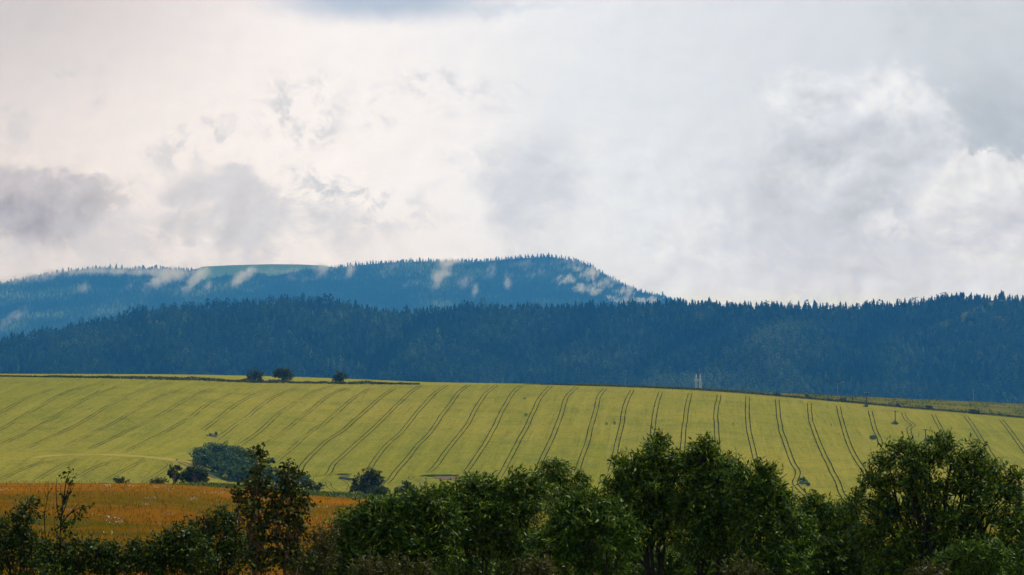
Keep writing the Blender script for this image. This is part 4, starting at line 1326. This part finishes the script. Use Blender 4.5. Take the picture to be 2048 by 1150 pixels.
w = bpy.data.worlds.new('World'); scene.world = w; w.use_nodes = True
t = w.node_tree; t.nodes.clear(); g = G(t)
out = g.node('ShaderNodeOutputWorld'); bg = g.node('ShaderNodeBackground')
STR = .1
bg.inputs['Strength'].default_value = STR
g.link(bg.outputs[0], out.inputs[0])
sky = g.node('ShaderNodeTexSky', sky_type='NISHITA'); sky.sun_disc = False
sky.sun_elevation = SUN_EL; sky.sun_rotation = SUN_AZ
tc = g.node('ShaderNodeTexCoord')
dx, dy, dz = g.sep(tc.outputs['Generated'])
inv = 1.0 / dy.abs().max(.25)
Uo = dx * inv * 4.812                      # thousands of photo pixels right of the view axis
Vo = dz * inv * 4.817                      # thousands of photo pixels above the horizon
v0 = g.vec(Uo, Vo, 0.)
wx = g.noise(v0, 4.5, 5, .6) - .5
wy = g.noise(g.vec(Uo + 7.3, Vo + 2.1, 0.), 4.5, 5, .6) - .5
fx = g.noise(g.vec(Uo + 1.3, Vo + 9.1, 0.), 16., 5, .65) - .5
fy = g.noise(g.vec(Uo + 4.7, Vo + 5.5, 0.), 16., 5, .65) - .5
U = Uo + wx * .20 + fx * .09
V = Vo + wy * .16 + fy * .08
n_lo = g.noise(v0, 2.2, 6, .6, .3)
n_mid = g.noise(g.vec(Uo * .8 + 3.1, Vo * 1.1 + 1.7, 0.), 6.5, 7, .62, .4)
n_hi = g.noise(g.vec(Uo + 2.2, Vo * 1.1 + 6.7, 0.), 17., 6, .66, .5)


def px(u, v): return (u - 1024) / 1000., (800 - v) / 1000.


def ell(u, v, ru, rv, soft=.5, UU=None, VV=None):
    cu, cv = px(u, v); UU = UU or U; VV = VV or V
    a = (UU - cu) * (1000. / ru); b = (VV - cv) * (1000. / rv)
    return (a * a + b * b).sqrt().sstep(1 - soft, 1 + soft, 1., 0.)


def lin(r, gg, b):
    f = lambda c: ((c / 255. + .055) / 1.055) ** 2.4 if c > 10 else c / 255. / 12.92
    return (f(r), f(gg), f(b))


# billowing relief: lit from the upper left
def billow(x, y):
    a = (g.noise(g.vec(x, y, 1.7), 6.0, 7, .58, .25) - .5).abs()
    b = (g.noise(g.vec(x, y, 4.1), 14., 5, .6, .3) - .5).abs()
    return a * 1.4 + b * .7


b0 = billow(Uo, Vo * 1.15)
b1 = billow(Uo - .022, Vo * 1.15 + .026)
relief = (b1 - b0).max(-.35).min(.35)
Ub = Uo + (b0 - .22) * .16 + wx * .14; Vb = Vo + (b0 - .22) * .14 + wy * .12
# base veil: cream on the left, white in the middle, cool grey on the right
c = g.mix(Uo.sstep(-.95, -.3), lin(246, 230, 223), lin(253, 245, 241))
c = g.mix(Uo.sstep(-.5, .35), c, lin(234, 235, 238))
c = g.mix(Uo.sstep(-.1, 1.1), c, lin(210, 213, 219))
c = g.mix(ell(-40, -20, 380, 330, .9, Uo, Vo) * .85, c, lin(206, 199, 199))
c = g.mix(ell(480, 280, 420, 170, .9, Uo, Vo) * .6, c, lin(253, 242, 237))
c = g.mix(ell(2040, 230, 170, 170, .8) * .8, c, lin(172, 179, 188))
c = g.mix(ell(2070, 20, 200, 130, .8) * .5, c, lin(196, 198, 202))
c = g.mix(n_lo.sstep(.42, .68) * Uo.sstep(-.3, .5) * .5, c, lin(222, 224, 229))
c = g.mix(ell(1250, 200, 260, 70, .9) * n_mid.sstep(.4, .65) * .45, c, lin(218, 224, 231))
# high blue streak at the top
st = ell(770, -2, 190, 34, .75, Uo + wx * .10, Vo + fx * .03)
c = g.mix(st * .85, c, lin(172, 188, 208))
c = g.mix(ell(1020, 12, 90, 10, .9) * .4, c, lin(200, 210, 222))
# low grey bank along the hills
low = Vo.sstep(.20, .42, 1., 0.)
c = g.mix(low * Uo.sstep(-.3, .2, 1., 0.) * .7, c, lin(240, 228, 224))
c = g.mix(low * n_mid.sstep(.36, .62) * .6, c, lin(214, 209, 213))
c = g.mix(low * Uo.sstep(.1, .6) * .7, c, lin(224, 222, 229))
# dark cloud far left, grey clouds left of centre
d = ell(40, 412, 150, 84, .22, Ub, Vb) * n_hi.sstep(.16, .45)
c = g.mix(d * .85, c, lin(190, 184, 190))
c = g.mix(ell(40, 430, 130, 50, .6) * .85, c, lin(160, 157, 171))
c = g.mix(ell(170, 400, 110, 60, .5) * n_hi.sstep(.40, .62) * .7, c, lin(198, 194, 198))
c = g.mix(ell(440, 430, 130, 85, .26, Ub, Vb) * n_mid.sstep(.26, .5) * .8, c, lin(205, 203, 208))
c = g.mix(ell(580, 470, 110, 60, .3, Ub, Vb) * n_mid.sstep(.3, .55) * .6, c, lin(208, 207, 212))
c = g.mix(ell(240, 480, 260, 60, .6) * n_mid.sstep(.35, .65) * .45, c, lin(212, 209, 213))
c = g.mix(ell(1055, 390, 95, 105, .6) * n_mid.sstep(.30, .58) * .75, c, lin(205, 208, 217))
c = g.mix(ell(960, 330, 120, 40, .6) * n_hi.sstep(.42, .62) * .5, c, lin(214, 216, 222))
c = g.mix(ell(740, 420, 150, 60, .6) * n_hi.sstep(.44, .64) * .6, c, lin(212, 210, 214))
c = g.mix(ell(230, 500, 330, 75, .8, Ub, Vb) * n_mid.sstep(.25, .6) * .6, c, lin(208, 205, 210))
# torn scraps
for (u, v, ru, rv, k) in ((140, 178, 55, 34, .5), (600, 225, 90, 55, .7), (775, 236, 30, 24, .55), (405, 265, 60, 26, .7), (350, 310, 60, 50, .5), (620, 362, 60, 26, .7), (690, 395, 70, 40, .6), (860, 180, 65, 36, .5), (985, 172, 60, 30, .5), (20, 245, 50, 30, .4), (1840, 40, 60, 40, .5)):
    c = g.mix(ell(u, v, ru, rv, .8) * n_hi.sstep(.44, .64) * k * 1.1, c, lin(196, 198, 203))
# cumulus at the right: bright rims, grey bellies
body = ell(1680, 330, 210, 170, .22, Ub, Vb).max(ell(1590, 215, 85, 90, .25, Ub, Vb)).max(ell(1765, 225, 105, 95, .2, Ub, Vb))
c = g.mix(body * .8, c, lin(226, 226, 229))
belly = ell(1690, 390, 210, 150, .55).max(ell(1770, 290, 90, 70, .6)).max(ell(1600, 290, 80, 60, .7))
c = g.mix(belly * n_mid.sstep(.28, .56) * .85, c, lin(198, 200, 209))
c = g.mix(ell(1775, 178, 75, 45, .55) * n_hi.sstep(.34, .56) * .8, c, lin(243, 240, 240))
c = g.mix(ell(1590, 195, 70, 60, .6) * n_hi.sstep(.4, .6) * .5, c, lin(238, 237, 239))
b2 = ell(1960, 440, 150, 110, .16, Ub, Vb).max(ell(2035, 400, 75, 78, .14, Ub, Vb)).max(ell(1915, 385, 68, 62, .16, Ub, Vb))
c = g.mix(b2 * .9, c, lin(236, 233, 233))
c = g.mix(ell(1960, 455, 130, 55, .6) * n_mid.sstep(.25, .55) * .85, c, lin(204, 203, 213))
c = g.mix(ell(1790, 430, 60, 50, .6) * n_hi.sstep(.38, .58) * .7, c, lin(236, 234, 234))
c = g.mix(ell(1410, 480, 90, 60, .7) * n_hi.sstep(.36, .6) * .7, c, lin(238, 236, 238))
c = g.mix(ell(1530, 500, 150, 60, .7) * n_mid.sstep(.35, .6) * .6, c, lin(212, 213, 222))
zone = (body * .9).max(b2).max(Uo.sstep(0., .35) * Vo.sstep(.42, .62, 1., 0.) * .75).max(ell(60, 410, 190, 130, .6) * .9).max(ell(470, 450, 260, 110, .6) * .7).max(ell(1055, 390, 130, 130, .7) * .7).max(.22)
k1 = relief * zone * .85 + 1.
cs0 = g.node('ShaderNodeSeparateColor'); g.link(c, cs0.inputs[0])
cc0 = g.node('ShaderNodeCombineColor')
for i, f in enumerate((1., .96, .90)): g.link(S(t, cs0.outputs[i]) * (relief * zone * (.55 * f) + 1.), cc0.inputs[i])
c = cc0.outputs[0]
# unseen overcast, dimmed behind the camera to darken the sides facing it
front = dy.sstep(.15, .8)
high = dz.sstep(.18, .75)
c = g.mix(high, c, (.74, .76, .78))
back_dim = g.mix(n_lo.sstep(.35, .65), (.24, .26, .30), (.38, .39, .42))
c = g.mix(front, back_dim, c)
# light of the sky as it reaches us through the haze: give back what the haze takes away
el = (dz * inv).max(.001)
ln = (830. / el).min(26000.)
sc_ = []
LS = (.46, .46, .47)
cs = g.node('ShaderNodeSeparateColor'); g.link(c, cs.inputs[0])
for i in range(3):
    T = (ln * (-HZ['density'] * HZ['color'][i])).exp()
    e = (S(t, cs.outputs[i]) - (1. - T) * LS[i]) / T.max(.2)
    sc_.append(e.max(0.) * (1. / STR))
cc = g.node('ShaderNodeCombineColor')
for i in range(3): g.link(sc_[i], cc.inputs[i])
cov = n_lo.sstep(.2, .35) * .0 + .95
c = g.mix(cov, sky.outputs[0], cc.outputs[0])
g.link(c, bg.inputs['Color'])
w.cycles.sampling_method = 'MANUAL'; w.cycles.sample_map_resolution = 512

# ------------------------------------------------------------------ camera and render settings
cd = bpy.data.cameras.new('camera'); cam = bpy.data.objects.new('camera', cd); col.objects.link(cam)
cd.sensor_width = 36; cd.lens = 36 * F / 2048
cd.clip_start = .5; cd.clip_end = 60000
cam.location = (0, 0, 0); cam.rotation_euler = (math.pi / 2 + PITCH, 0, 0)
scene.camera = cam
scene.view_settings.view_transform = 'Standard'
scene.view_settings.look = 'None'
scene.view_settings.exposure = 0; scene.view_settings.gamma = 1
scene.render.engine = 'CYCLES'
cy = scene.cycles
cy.max_bounces = 8; cy.diffuse_bounces = 3; cy.glossy_bounces = 2; cy.transmission_bounces = 3; cy.transparent_max_bounces = 8; cy.volume_bounces = 4
cy.use_denoising = True
cy.use_adaptive_sampling = False
cy.denoising_prefilter = 'ACCURATE'
cy.volume_step_rate = 1.0
cy.volume_max_steps = 256
cy.sample_clamp_indirect = 4
